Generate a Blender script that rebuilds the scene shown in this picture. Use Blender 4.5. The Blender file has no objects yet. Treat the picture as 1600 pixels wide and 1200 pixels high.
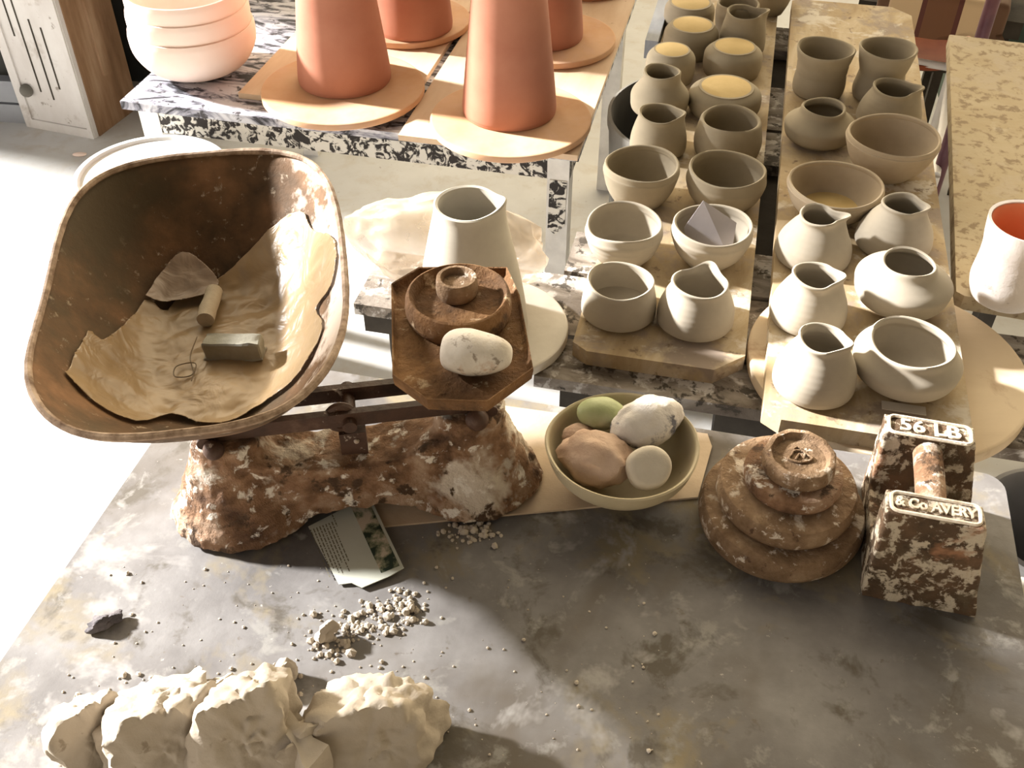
import bpy, bmesh, math, random
from mathutils import Vector, Matrix, noise
from math import radians, sin, cos, pi, sqrt, exp

# ------------------------------------------------------------------ camera, world, sun, exposure
scene = bpy.context.scene
COL = scene.collection
CAM_H = 1.55
PITCH = radians(42)
FPX = 1600.0
cd = bpy.data.cameras.new('camera'); cam = bpy.data.objects.new('camera', cd); COL.objects.link(cam)
cd.sensor_width = 36; cd.lens = 36; cd.clip_start = .02; cd.clip_end = 60
cam.location = (0, 0, CAM_H); cam.rotation_euler = (radians(90) - PITCH, 0, 0)
scene.camera = cam
scene.view_settings.view_transform = 'Standard'; scene.view_settings.look = 'None'
scene.view_settings.gamma = 1; scene.view_settings.use_curve_mapping = False
scene.view_settings.exposure = 0.0

SUN_AZ = radians(20)      # behind straight-left
SUN_EL = radians(25)
SUN_E = 24.0
sd = bpy.data.lights.new('sun', 'SUN'); sd.energy = SUN_E; sd.angle = radians(4.5); sd.color = (1, .975, .95)
so = bpy.data.objects.new('sun', sd); COL.objects.link(so)
sdir = Vector((cos(SUN_AZ)*cos(SUN_EL), -sin(SUN_AZ)*cos(SUN_EL), -sin(SUN_EL)))
so.rotation_euler = sdir.to_track_quat('-Z', 'Y').to_euler(); so.location = (-3, 2, 3)

w = bpy.data.worlds.new('world'); scene.world = w; w.use_nodes = True
wt = w.node_tree; wn = wt.nodes; bg = wn['Background']
tc = wn.new('ShaderNodeTexCoord'); sx = wn.new('ShaderNodeSeparateXYZ'); 
wt.links.new(tc.outputs['Generated'], sx.inputs[0])
# a room open to daylight on the left, softly lit from windows at the back, dim and warm elsewhere
def wramp(sock, p0, c0, p1, c1):
    r = wn.new('ShaderNodeValToRGB'); r.color_ramp.elements[0].position = p0; r.color_ramp.elements[0].color = (*c0, 1)
    r.color_ramp.elements[1].position = p1; r.color_ramp.elements[1].color = (*c1, 1)
    m_ = wn.new('ShaderNodeMapRange'); m_.inputs['From Min'].default_value = -1; m_.inputs['From Max'].default_value = 1
    wt.links.new(sock, m_.inputs['Value']); wt.links.new(m_.outputs[0], r.inputs[0]); return r.outputs[0]
cl_ = wramp(sx.outputs['X'], .05, (1.0, 1.0, 1.05), .42, (0, 0, 0))
dt = wn.new('ShaderNodeVectorMath'); dt.operation = 'DOT_PRODUCT'; dt.inputs[1].default_value = (.0, .86, .51); wt.links.new(tc.outputs['Generated'], dt.inputs[0])
cb_ = wramp(dt.outputs['Value'], .68, (.0, .0, .0), .98, (6.2, 5.2, 3.6))
cl2 = wramp(sx.outputs['Z'], .54, (1.6, 1.28, .84), .69, (.02, .016, .010))     # light bounced off the sunlit floor and low walls
ad0 = wn.new('ShaderNodeMix'); ad0.data_type = 'RGBA'; ad0.blend_type = 'ADD'; ad0.inputs[0].default_value = 1
wt.links.new(cl2, ad0.inputs[6]); wt.links.new(cl_, ad0.inputs[7])
ad = wn.new('ShaderNodeMix'); ad.data_type = 'RGBA'; ad.blend_type = 'ADD'; ad.inputs[0].default_value = 1
wt.links.new(ad0.outputs[2], ad.inputs[6]); wt.links.new(cb_, ad.inputs[7])
cz_ = wramp(sx.outputs['Z'], .80, (1, 1, 1), .93, (.08, .075, .07))      # the ceiling is darker than the openings
mu = wn.new('ShaderNodeMix'); mu.data_type = 'RGBA'; mu.blend_type = 'MULTIPLY'; mu.inputs[0].default_value = 1
wt.links.new(ad.outputs[2], mu.inputs[6]); wt.links.new(cz_, mu.inputs[7]); wt.links.new(mu.outputs[2], bg.inputs['Color']); bg.inputs['Strength'].default_value = 1.0

# ------------------------------------------------------------------ helpers
def at(px, py, z):
    x = (px-800)/FPX; y = (600-py)/FPX
    d = (x, cos(PITCH)+y*sin(PITCH), -sin(PITCH)+y*cos(PITCH)); t = (z-CAM_H)/d[2]
    return Vector((d[0]*t, d[1]*t, z))
def depth_of(p): return p[1]*cos(PITCH) - (p[2]-CAM_H)*sin(PITCH)
def proj(p):
    Z = depth_of(p); up = p[1]*sin(PITCH) + (p[2]-CAM_H)*cos(PITCH)
    return (800+FPX*p[0]/Z, 600-FPX*up/Z)
def fit(cx, rim_y, base_y, z, base_w):
    """base centre and height of an upright round thing standing on level z"""
    cbx = cx; r = .04
    for _ in range(12):
        F = at(cbx, base_y, z); u = Vector((F.x, F.y, 0)).normalized()
        C = F + u*r; r = base_w/2/FPX*depth_of(C)
        t = (600-rim_y)/FPX
        zz = C.y*(t*cos(PITCH)-sin(PITCH))/(cos(PITCH)+t*sin(PITCH)); h = zz+CAM_H-z
        X = (cx-800)/FPX*depth_of((C.x, C.y, z+h))
        cbx += (X-C.x)*FPX/depth_of(C)*.9
    return C, h
def px2m(p, n): return n/FPX*depth_of(p)

def link_mesh(name, bm, mat, parent=None, smooth=True, loc=None, rz=0):
    bmesh.ops.recalc_face_normals(bm, faces=bm.faces)
    me = bpy.data.meshes.new(name); bm.to_mesh(me); bm.free()
    for p in me.polygons: p.use_smooth = smooth
    o = bpy.data.objects.new(name, me); COL.objects.link(o)
    if mat: me.materials.append(mat)
    if parent: o.parent = parent
    if loc is not None: o.location = loc
    o.rotation_euler = (0, 0, rz)
    if smooth:
        try: me.set_sharp_from_angle(angle=radians(38))
        except Exception: pass
    return o
def tag(o, label=None, cat=None, group=None, kind=None):
    if label: o['label'] = label
    if cat: o['category'] = cat
    if group: o['group'] = group
    if kind: o['kind'] = kind
    return o
def empty(name, loc, rz=0):
    o = bpy.data.objects.new(name, None); COL.objects.link(o); o.location = loc; o.rotation_euler = (0, 0, rz)
    o.empty_display_size = .05
    return o

def box(bm, x0, x1, y0, y1, z0, z1, M=None):
    vs = [bm.verts.new((x, y, z)) for z in (z0, z1) for x, y in ((x0, y0), (x1, y0), (x1, y1), (x0, y1))]
    for f in ((0,1,2,3), (4,5,6,7), (0,1,5,4), (1,2,6,5), (2,3,7,6), (3,0,4,7)): bm.faces.new([vs[i] for i in f])
    if M is not None:
        for v in vs: v.co = M @ v.co
    return vs
def bevel(bm, w, seg=2, angle=30):
    es = [e for e in bm.edges if len(e.link_faces) == 2 and e.calc_face_angle(0) > radians(angle)]
    bmesh.ops.bevel(bm, geom=es, offset=w, segments=seg, profile=.5, affect='EDGES')
def prism(bm, pts, z0, z1):
    a = [bm.verts.new((p[0], p[1], z0)) for p in pts]; b = [bm.verts.new((p[0], p[1], z1)) for p in pts]
    n = len(pts); bm.faces.new(a); bm.faces.new(b)
    for i in range(n): bm.faces.new((a[i], a[(i+1) % n], b[(i+1) % n], b[i]))
def lathe(bm, prof, seg=64, fn=None, c=(0, 0, 0)):
    rings = []
    for k, (r, z) in enumerate(prof):
        if r < 1e-6:
            rings.append([bm.verts.new((c[0], c[1], c[2]+z))]); continue
        ring = []
        for i in range(seg):
            a = 2*pi*i/seg; x, y, zz = r*cos(a), r*sin(a), z
            if fn: x, y, zz = fn(a, r, z, k)
            ring.append(bm.verts.new((c[0]+x, c[1]+y, c[2]+zz)))
        rings.append(ring)
    for A, B in zip(rings, rings[1:]):
        if len(A) == 1 and len(B) == 1: continue
        if len(A) == 1:
            for i in range(seg): bm.faces.new((A[0], B[i], B[(i+1) % seg]))
        elif len(B) == 1:
            for i in range(seg): bm.faces.new((A[i], A[(i+1) % seg], B[0]))
        else:
            for i in range(seg): bm.faces.new((A[i], A[(i+1) % seg], B[(i+1) % seg], B[i]))
def tube(bm, pts, r, seg=10, closed=False):
    pts = [Vector(p) for p in pts]; n = len(pts); rings = []; nrm = None
    for i, p in enumerate(pts):
        if closed: t = (pts[(i+1) % n]-pts[i-1]).normalized()
        else: t = (pts[min(i+1, n-1)]-pts[max(i-1, 0)]).normalized()
        if nrm is None: nrm = t.orthogonal().normalized()
        nrm = (nrm - t*nrm.dot(t)).normalized(); b = t.cross(nrm)
        rr = r[i] if isinstance(r, (list, tuple)) else r
        rings.append([bm.verts.new(p + (nrm*cos(2*pi*k/seg)+b*sin(2*pi*k/seg))*rr) for k in range(seg)])
    for i in range(n if closed else n-1):
        A, B = rings[i], rings[(i+1) % n]
        for k in range(seg): bm.faces.new((A[k], A[(k+1) % seg], B[(k+1) % seg], B[k]))
    if not closed: bm.faces.new(rings[0]); bm.faces.new(rings[-1])
def catmull(pts, n=8):
    P = [Vector(p) for p in pts]; P = [P[0]*2-P[1]] + P + [P[-1]*2-P[-2]]; out = []
    for i in range(1, len(P)-2):
        for k in range(n):
            t = k/n; a, b, c, d = P[i-1:i+3]
            out.append(.5*((2*b)+(c-a)*t+(2*a-5*b+4*c-d)*t*t+(3*b-a-3*c+d)*t**3))
    out.append(P[-2]); return out
def smooth_prof(pts, n=6): return [(max(0, v.x), v.y) for v in catmull([(a, b, 0) for a, b in pts], n)]
def chunk(bm, rad, sub, seed, amp, M=None, np_=9):
    rnd = random.Random(seed); pl_ = []
    for _ in range(np_):
        n_ = Vector((rnd.gauss(0, 1), rnd.gauss(0, 1), rnd.gauss(0, 1))).normalized(); pl_.append((n_, .70+.30*rnd.random()))
    pl_ += [(Vector((rnd.uniform(.1, .9), -1, rnd.uniform(.3, .5))).normalized(), rnd.uniform(.22, .4)), (Vector((rnd.uniform(-.5, -.1), .5, 1)).normalized(), rnd.uniform(.6, .8)), (Vector((1, rnd.uniform(-.8, -.2), .35)).normalized(), rnd.uniform(.5, .7))]
    r = bmesh.ops.create_icosphere(bm, subdivisions=sub, radius=1); off = Vector((seed*7.3, seed*3.1, seed*1.7))
    for v in r['verts']:
        d = v.co.normalized(); k = 1.15
        for n_, q in pl_:
            dd = d.dot(n_)
            if dd > .05: k = min(k, q/dd)
        k *= 1+amp*.5*noise.fractal(d*2.2+off, 1.0, 2.0, 4)
        k -= amp*.7*max(0, .25-abs(noise.noise(d*1.8+off*1.3)))
        p = Vector((d.x*rad[0], d.y*rad[1], d.z*rad[2]))*k
        v.co = M @ p if M is not None else p
def blob(bm, c, rad, sub=4, amp=.15, freq=2.0, seed=0, M=None, ridged=False, flat=None):
    r = bmesh.ops.create_icosphere(bm, subdivisions=sub, radius=1)
    off = Vector((seed*7.3, seed*3.1, seed*1.7))
    for v in r['verts']:
        d = v.co.normalized(); k = 1+amp*noise.fractal(d*freq+off, 1.0, 2.0, 4)
        if ridged:
            k -= amp*1.2*abs(noise.noise(d*freq*1.7+off*1.3)); k += amp*.5*(noise.cell(d*freq*1.3+off)-.5)
        p = Vector((d.x*rad[0], d.y*rad[1], d.z*rad[2]))*k
        if flat is not None and p.z < flat: p.z = flat
        if M is not None: p = M @ p
        v.co = p + Vector(c)

# ------------------------------------------------------------------ materials
def newmat(name):
    m = bpy.data.materials.new(name); m.use_nodes = True
    return m, m.node_tree, m.node_tree.nodes['Principled BSDF']
def _noise(nt, src, scale, detail=6, rough=.6, dist=0.0, vec=None):
    n = nt.nodes.new('ShaderNodeTexNoise'); n.inputs['Scale'].default_value = scale
    n.inputs['Detail'].default_value = detail; n.inputs['Roughness'].default_value = rough; n.inputs['Distortion'].default_value = dist
    nt.links.new(vec or src.outputs['Object'], n.inputs['Vector']); return n
def _ramp(nt, fac, stops):
    r = nt.nodes.new('ShaderNodeValToRGB'); cr = r.color_ramp
    while len(cr.elements) < len(stops): cr.elements.new(.5)
    for e, (p, c) in zip(cr.elements, stops): e.position = p; e.color = (*c, 1) if len(c) == 3 else c
    nt.links.new(fac, r.inputs[0]); return r
def _mix(nt, fac, a, b):
    m = nt.nodes.new('ShaderNodeMix'); m.data_type = 'RGBA'
    if isinstance(fac, float): m.inputs[0].default_value = fac
    else: nt.links.new(fac, m.inputs[0])
    for s, i in ((a, 6), (b, 7)):
        if isinstance(s, tuple): m.inputs[i].default_value = (*s, 1)
        else: nt.links.new(s, m.inputs[i])
    return m.outputs[2]
def mottled(name, stops, scale=12, layers=(), rough=.8, bump=.2, bscale=None, dist=0.0, stretch=None, metal=0.0, bdist=.004, detail=6, spec=.3):
    """base ramp over noise, then layers = (scale, lo, hi, colour[, detail]) of spots laid over it"""
    m, nt, b = newmat(name); s = nt.nodes.new('ShaderNodeTexCoord'); vec = None
    if stretch:
        mp = nt.nodes.new('ShaderNodeMapping'); mp.inputs['Scale'].default_value = stretch
        nt.links.new(s.outputs['Object'], mp.inputs[0]); vec = mp.outputs[0]
    n = _noise(nt, s, scale, detail, .6, dist, vec); col = _ramp(nt, n.outputs['Fac'], stops).outputs[0]
    for i, L in enumerate(layers):
        ln = _noise(nt, s, L[0], L[4] if len(L) > 4 else 5, .65, .3, vec if (len(L) > 5 and L[5]) else None)
        mp2 = nt.nodes.new('ShaderNodeMapping'); mp2.inputs['Location'].default_value = (3.1*i+1.7, 5.3*i, 2.2*i)
        nt.links.new(ln.inputs['Vector'].links[0].from_socket, mp2.inputs[0]); nt.links.new(mp2.outputs[0], ln.inputs['Vector'])
        f = _ramp(nt, ln.outputs['Fac'], [(L[1], (0, 0, 0)), (L[2], (1, 1, 1))])
        col = _mix(nt, f.outputs[0], col, tuple(L[3]))
    nt.links.new(col, b.inputs['Base Color']); b.inputs['Roughness'].default_value = rough; b.inputs['Metallic'].default_value = metal
    b.inputs['Specular IOR Level'].default_value = spec
    if bump:
        bn = _noise(nt, s, bscale or scale*5, 6, .65); bp = nt.nodes.new('ShaderNodeBump')
        bp.inputs['Strength'].default_value = bump; bp.inputs['Distance'].default_value = bdist
        nt.links.new(bn.outputs['Fac'], bp.inputs['Height']); nt.links.new(bp.outputs[0], b.inputs['Normal'])
    return m

def clay_mat(name, c, rings=True, v=.05):
    m, nt, b = newmat(name); s = nt.nodes.new('ShaderNodeTexCoord')
    n = _noise(nt, s, 26, 5)
    d = tuple(x*(1-v*2) for x in c); l = tuple(min(1, x*(1+v)) for x in c)
    r = _ramp(nt, n.outputs['Fac'], [(.3, d), (.7, l)]); nt.links.new(r.outputs[0], b.inputs['Base Color'])
    b.inputs['Roughness'].default_value = .85; b.inputs['Specular IOR Level'].default_value = .2
    wv = nt.nodes.new('ShaderNodeTexWave'); wv.bands_direction = 'Z'; wv.inputs['Scale'].default_value = 45; wv.inputs['Distortion'].default_value = 1.0
    nt.links.new(s.outputs['Object'], wv.inputs[0]); bp = nt.nodes.new('ShaderNodeBump'); bp.inputs['Strength'].default_value = .045 if rings else .02
    bp.inputs['Distance'].default_value = .002
    nt.links.new(wv.outputs['Fac'], bp.inputs['Height']); nt.links.new(bp.outputs[0], b.inputs['Normal'])
    return m
M_CLAY = clay_mat('pale_dry_clay', (.385, .34, .27))
M_CLAY2 = clay_mat('leather_hard_clay', (.33, .28, .20))
M_CLAY3 = clay_mat('tan_clay', (.42, .345, .25))
M_VASE = clay_mat('smooth_pale_clay', (.42, .385, .32), False)
M_TERRA = mottled('terracotta', [(.3, (.36, .14, .085)), (.7, (.43, .19, .12))], 8, rough=.75, bump=.04)
M_BAT = mottled('terracotta_stained_bat', [(.3, (.56, .31, .15)), (.7, (.68, .44, .27))], 7, [(4, .5, .7, (.62, .40, .29))], rough=.8, bump=.05)
M_PINKBOWL = mottled('pale_pink_clay', [(.3, (.80, .62, .52)), (.7, (.86, .72, .64))], 5, rough=.8, bump=.03)
M_RUST = mottled('rust_caked_iron', [(.28, (.07, .035, .018)), (.5, (.22, .11, .05)), (.72, (.34, .20, .11))], 16,
                 [(9, .54, .68, (.50, .40, .30)), (55, .60, .70, (.62, .54, .44)), (14, .62, .72, (.10, .06, .035))], rough=.85, bump=.9, bscale=120, bdist=.004)
M_RUSTW = mottled('iron_with_dried_slip', [(.32, (.07, .035, .018)), (.5, (.24, .135, .075)), (.68, (.42, .30, .21))], 28,
                  [(10, .54, .62, (.58, .50, .41)), (45, .56, .62, (.72, .66, .58)), (36, .58, .64, (.07, .04, .022)), (18, .60, .66, (.46, .40, .34))], rough=.85, bump=1.0, bscale=110, bdist=.005)
M_RUSTPAN = mottled('rusted_pan_enamel', [(.3, (.045, .028, .013)), (.52, (.12, .064, .028)), (.75, (.24, .125, .06))], 16,
                    [(70, .60, .70, (.42, .34, .25)), (5, .50, .65, (.065, .045, .022))], rough=.8, bump=.6, bscale=70, bdist=.002)
def pale_pan_right(m):  # paler tone mixed in towards the pan's right side, broken up by noise
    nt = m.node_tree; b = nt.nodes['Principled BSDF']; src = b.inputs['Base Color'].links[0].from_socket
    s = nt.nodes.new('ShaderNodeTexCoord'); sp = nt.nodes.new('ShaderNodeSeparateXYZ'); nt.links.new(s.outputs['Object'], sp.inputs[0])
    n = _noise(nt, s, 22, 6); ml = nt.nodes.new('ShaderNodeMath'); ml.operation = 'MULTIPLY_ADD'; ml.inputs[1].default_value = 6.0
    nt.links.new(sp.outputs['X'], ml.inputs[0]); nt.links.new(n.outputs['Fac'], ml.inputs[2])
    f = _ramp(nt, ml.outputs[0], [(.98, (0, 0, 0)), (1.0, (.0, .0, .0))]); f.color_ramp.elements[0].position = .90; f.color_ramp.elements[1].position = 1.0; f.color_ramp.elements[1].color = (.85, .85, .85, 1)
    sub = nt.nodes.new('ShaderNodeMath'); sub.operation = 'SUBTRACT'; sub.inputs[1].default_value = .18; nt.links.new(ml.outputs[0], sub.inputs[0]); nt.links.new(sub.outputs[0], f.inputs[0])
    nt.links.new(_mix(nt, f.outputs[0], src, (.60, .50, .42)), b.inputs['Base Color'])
pale_pan_right(M_RUSTPAN)
M_PANRIM = mottled('chipped_pan_rim', [(.35, (.12, .07, .04)), (.65, (.40, .30, .22))], 60, rough=.8, bump=.3)
M_DARKIRON = mottled('dark_iron', [(.3, (.025, .014, .01)), (.6, (.07, .035, .022)), (.8, (.16, .10, .07))], 30,
                     [(60, .63, .70, (.45, .38, .32))], rough=.55, bump=.4, bscale=90)
M_PLATERUST = mottled('orange_brown_rust', [(.3, (.07, .035, .015)), (.55, (.18, .09, .035)), (.75, (.28, .16, .07))], 14,
                      [(50, .60, .68, (.45, .34, .22)), (22, .54, .64, (.075, .038, .016)), (9, .56, .70, (.33, .18, .075))], rough=.85, bump=1.0, bscale=110, bdist=.004)
M_WEIGHT = mottled('clay_dusted_weight', [(.3, (.12, .07, .035)), (.55, (.24, .155, .09)), (.75, (.38, .27, .17))], 40,
                   [(24, .58, .64, (.56, .48, .39)), (70, .60, .66, (.62, .54, .45)), (50, .62, .68, (.09, .05, .03))], rough=.85, bump=1.0, bscale=130, bdist=.004)
M_BLOCKW = mottled('slip_spattered_black_iron', [(.3, (.035, .024, .014)), (.55, (.11, .065, .035)), (.75, (.20, .11, .06))], 18,
                   [(60, .50, .56, (.50, .43, .33)), (22, .54, .62, (.10, .07, .04)), (30, .60, .66, (.55, .47, .37)), (13, .62, .70, (.30, .15, .08))], rough=.8, bump=1.0, bscale=110, bdist=.005)
M_BLOCKTOP = mottled('slip_filled_lettering', [(.3, (.45, .36, .26)), (.7, (.78, .70, .58))], 60, rough=.85, bump=.4)
M_TABLE = mottled('clay_stained_table', [(.28, (0.086, 0.079, 0.076)), (.5, (0.165, 0.155, 0.149)), (.72, (0.264, 0.254, 0.247))], 7,
                  [(2.6, .50, .62, (0.125, 0.106, 0.086)), (6.5, .52, .62, (0.218, 0.182, 0.119)), (16, .56, .66, (0.099, 0.086, 0.069)), (30, .58, .68, (0.251, 0.241, 0.224)), (70, .66, .72, (0.145, 0.125, 0.106)), (130, .68, .74, (0.409, 0.383, 0.343)), (9, .60, .68, (0.310, 0.297, 0.284))],
                  rough=.8, bump=.25, bscale=60, bdist=.002)
M_TABLEEDGE = mottled('worn_table_wood', [(.3, (.40, .30, .20)), (.7, (.58, .47, .35))], 12, rough=.8, bump=.2)
M_FLOOR = mottled('concrete_floor', [(.3, (.50, .495, .48)), (.7, (.64, .64, .625))], 2.5, [(11, .5, .75, (.50, .46, .40)), (60, .66, .72, (.34, .31, .28))], rough=.75, bump=.1)
M_BOARD = mottled('ware_board', [(.3, (.30, .21, .11)), (.5, (.43, .33, .20)), (.7, (.56, .47, .34))], 7,
                  [(10, .52, .62, (.30, .24, .19)), (16, .56, .64, (.60, .54, .45)), (40, .60, .68, (.20, .14, .09))], rough=.85, bump=.25, stretch=(2.2, .7, 1), dist=1.0)
M_BOARDG = mottled('squiggle_stained_board', [(.3, (.42, .33, .20)), (.7, (.50, .42, .29))], 5,
                   [(48, .52, .60, (.27, .20, .12)), (12, .55, .65, (.46, .38, .27)), (8, .6, .75, (.60, .54, .42))], rough=.85, bump=.25, dist=1.5)
M_PALLET = mottled('peeling_painted_plank', [(.3, (.09, .07, .055)), (.5, (.22, .19, .16)), (.7, (.40, .37, .34))], 14,
                   [(22, .54, .60, (.50, .47, .44)), (40, .55, .61, (.06, .05, .04))], rough=.9, bump=.5, bscale=50, stretch=(.6, 2, 1), dist=1.0)
M_PALLETDK = mottled('dark_timber', [(.3, (.02, .016, .012)), (.7, (.06, .05, .038))], 10, rough=.9, bump=.3)
M_WOODBAT = mottled('pale_wooden_bat', [(.3, (.52, .40, .27)), (.7, (.68, .56, .40))], 3.5, [(12, .62, .72, (.46, .33, .22))], rough=.8, bump=.1, stretch=(.6, 2.2, 1), dist=.6)
M_GREYBAT = mottled('grey_slip_covered_bat', [(.3, (.52, .47, .40)), (.7, (.70, .66, .58))], 9, rough=.8, bump=.1)
M_CRATE = mottled('black_and_white_peeling_paint', [(.40, (.03, .03, .035)), (.47, (.28, .28, .33)), (.56, (.62, .62, .66))], 12, [(40, .58, .64, (.05, .045, .05))], rough=.6, bump=.3, stretch=(.6, 1.8, 1), dist=2.0)
M_CRATESIDE = mottled('flaked_black_paint', [(.47, (.035, .03, .028)), (.53, (.66, .63, .57))], 48, rough=.85, bump=.3, dist=1.2)
M_LEG = mottled('whitewashed_leg', [(.3, (.55, .53, .50)), (.7, (.78, .76, .72))], 14, rough=.85, bump=.2)
M_PLY = mottled('plywood_board', [(.3, (.60, .42, .27)), (.7, (.74, .58, .42))], 7, [(30, .66, .72, (.30, .18, .10))], rough=.8, bump=.1, stretch=(2, .5, 1))
M_WHITE = mottled('white_plastic', [(.3, (.84, .84, .82)), (.7, (.9, .9, .88))], 5, rough=.45, bump=.0)
M_STONEW = mottled('white_pebble', [(.3, (.44, .39, .33)), (.7, (.60, .56, .50))], 26, [(24, .56, .64, (.42, .29, .21)), (90, .58, .66, (.25, .21, .17))], rough=.75, bump=.3)
M_STONEB = mottled('black_and_white_stone', [(.3, (.60, .56, .52)), (.7, (.78, .75, .72))], 25, [(24, .55, .62, (.13, .13, .16)), (14, .6, .68, (.50, .31, .20))], rough=.8, bump=.5)
M_STONEP = mottled('pinkish_stone', [(.3, (.42, .28, .20)), (.7, (.64, .49, .39))], 20, [(20, .6, .68, (.28, .19, .13))], rough=.85, bump=.5)
M_STONEG = mottled('green_stone', [(.3, (.24, .28, .12)), (.55, (.42, .46, .25)), (.75, (.64, .66, .48))], 12, rough=.5, bump=.2)
M_STONEC = mottled('cream_stone', [(.3, (.48, .43, .36)), (.7, (.62, .57, .48))], 20, rough=.8, bump=.3)
M_BOWL = mottled('glazed_cream_bowl', [(.3, (.42, .36, .24)), (.7, (.54, .47, .33))], 14, [(40, .66, .72, (.2, .15, .08))], rough=.5, bump=.1)
M_LUMP = mottled('raw_clay', [(.3, (.40, .34, .27)), (.7, (.52, .46, .38))], 14, [(60, .66, .72, (.30, .25, .19))], rough=.85, bump=.5, bscale=60, bdist=.003)
M_GREYCLAY = mottled('grey_clay_stick', [(.3, (.22, .21, .17)), (.7, (.34, .33, .28))], 30, rough=.8, bump=.3)
M_TANCLAY = mottled('tan_clay_stick', [(.3, (.36, .30, .22)), (.7, (.50, .43, .33))], 40, rough=.8, bump=.3)
M_CUPW = mottled('whitewashed_panel', [(.3, (.50, .47, .45)), (.7, (.68, .67, .66))], 6, [(9, .58, .7, (.40, .36, .33)), (30, .64, .7, (.3, .27, .24))], rough=.7, bump=.1, stretch=(1, 1, .5))
M_CUPB = mottled('brown_timber', [(.3, (.13, .07, .035)), (.5, (.24, .14, .075)), (.7, (.36, .24, .15))], 5, rough=.7, bump=.2, stretch=(3, 3, .5))
M_BACKING = mottled('near_black_backing', [(.3, (.014, .014, .012)), (.7, (.03, .03, .026))], 6, rough=.6, bump=.1)
M_PLINTH = mottled('blue_grey_plinth', [(.3, (.24, .25, .28)), (.7, (.33, .35, .38))], 6, rough=.7, bump=.1)
M_BLUEGREY = mottled('blue_grey_paint', [(.3, (.20, .22, .26)), (.7, (.36, .38, .42))], 14, rough=.7, bump=.2, stretch=(2, .5, 1))
M_TUB = mottled('dark_grey_rubber', [(.3, (.10, .095, .08)), (.7, (.17, .16, .14))], 10, [(12, .6, .7, (.3, .28, .24))], rough=.7, bump=.1)
M_BUCKET = mottled('grey_plastic', [(.3, (.30, .30, .32)), (.7, (.42, .42, .44))], 8, rough=.5, bump=.05)
M_RED = mottled('maroon_painted_rod', [(.3, (.09, .035, .05)), (.7, (.16, .07, .085))], 20, rough=.4, bump=.05)
M_PINKEND = mottled('pinkish_rubber', [(.3, (.55, .28, .20)), (.7, (.66, .38, .28))], 20, rough=.6, bump=.05)
M_METALW = mottled('white_enamelled_metal', [(.3, (.66, .64, .62)), (.7, (.76, .74, .72))], 20, rough=.35, bump=.05)
M_REDGLAZE = mottled('rust_red_glaze', [(.3, (.20, .035, .01)), (.7, (.34, .09, .03))], 9, [(8, .6, .7, (.40, .30, .14))], rough=.75, bump=.1)
M_GREEN = mottled('dark_green_paint', [(.3, (.02, .04, .03)), (.7, (.05, .08, .06))], 9, rough=.6, bump=.1)
M_PHOTO = mottled('printed_photo', [(.44, (.015, .03, .02)), (.5, (.18, .19, .12)), (.58, (.50, .42, .32))], 42, rough=.4, bump=0)
M_CARD = mottled('greenish_white_card', [(.3, (.44, .45, .38)), (.7, (.54, .55, .48))], 9, rough=.5, bump=0)
M_INK = mottled('printed_ink', [(.3, (.10, .09, .06)), (.7, (.2, .18, .13))], 60, rough=.6, bump=0)
M_PAPERV = mottled('violet_grey_paper', [(.3, (.36, .33, .35)), (.7, (.48, .45, .46))], 9, [(40, .62, .68, (.2, .18, .18))], rough=.8, bump=.05)
M_WIRE = mottled('thin_wire', [(.3, (.10, .07, .04)), (.7, (.2, .14, .08))], 30, rough=.5, bump=0)
def sheet_mat(name, c1, c2, alpha, rough=.35, bscale=25):
    m, nt, b = newmat(name); s = nt.nodes.new('ShaderNodeTexCoord'); n = _noise(nt, s, 6, 5)
    r = _ramp(nt, n.outputs['Fac'], [(.35, c1), (.65, c2)]); nt.links.new(r.outputs[0], b.inputs['Base Color'])
    b.inputs['Roughness'].default_value = rough; b.inputs['Alpha'].default_value = alpha
    n2 = _noise(nt, s, bscale, 3, .5, 1.5); bp = nt.nodes.new('ShaderNodeBump'); bp.inputs['Strength'].default_value = .5; bp.inputs['Distance'].default_value = .006
    nt.links.new(n2.outputs['Fac'], bp.inputs['Height']); nt.links.new(bp.outputs[0], b.inputs['Normal'])
    return m
M_SHEET = sheet_mat('tan_plastic_sheet', (.27, .18, .09), (.45, .32, .18), .75)
M_BAG = sheet_mat('clear_plastic_bag', (.50, .38, .25), (.70, .60, .47), .42, .3, 9)
M_STRIPE = None
def stripe_mat():
    m, nt, b = newmat('striped_cushion_cloth'); s = nt.nodes.new('ShaderNodeTexCoord')
    sp = nt.nodes.new('ShaderNodeSeparateXYZ'); nt.links.new(s.outputs['Object'], sp.inputs[0])
    mm = nt.nodes.new('ShaderNodeMath'); mm.operation = 'ABSOLUTE'; nt.links.new(sp.outputs['X'], mm.inputs[0])
    r = _ramp(nt, mm.outputs[0], [(.0, (.16, .07, .03)), (.035, (.10, .03, .02)), (.045, (.58, .42, .24)), (.115, (.62, .46, .28)), (.12, (.12, .06, .03))])
    r.color_ramp.interpolation = 'CONSTANT'; nt.links.new(r.outputs[0], b.inputs['Base Color']); b.inputs['Roughness'].default_value = .85
    return m
M_STRIPE = stripe_mat()

G = radians(-13)                       # the benches and boards all sit on one grid, turned 13 degrees
U = Vector((cos(G), sin(G), 0)); V = Vector((-sin(G), cos(G), 0))
TZ = .75                               # main table top

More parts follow.
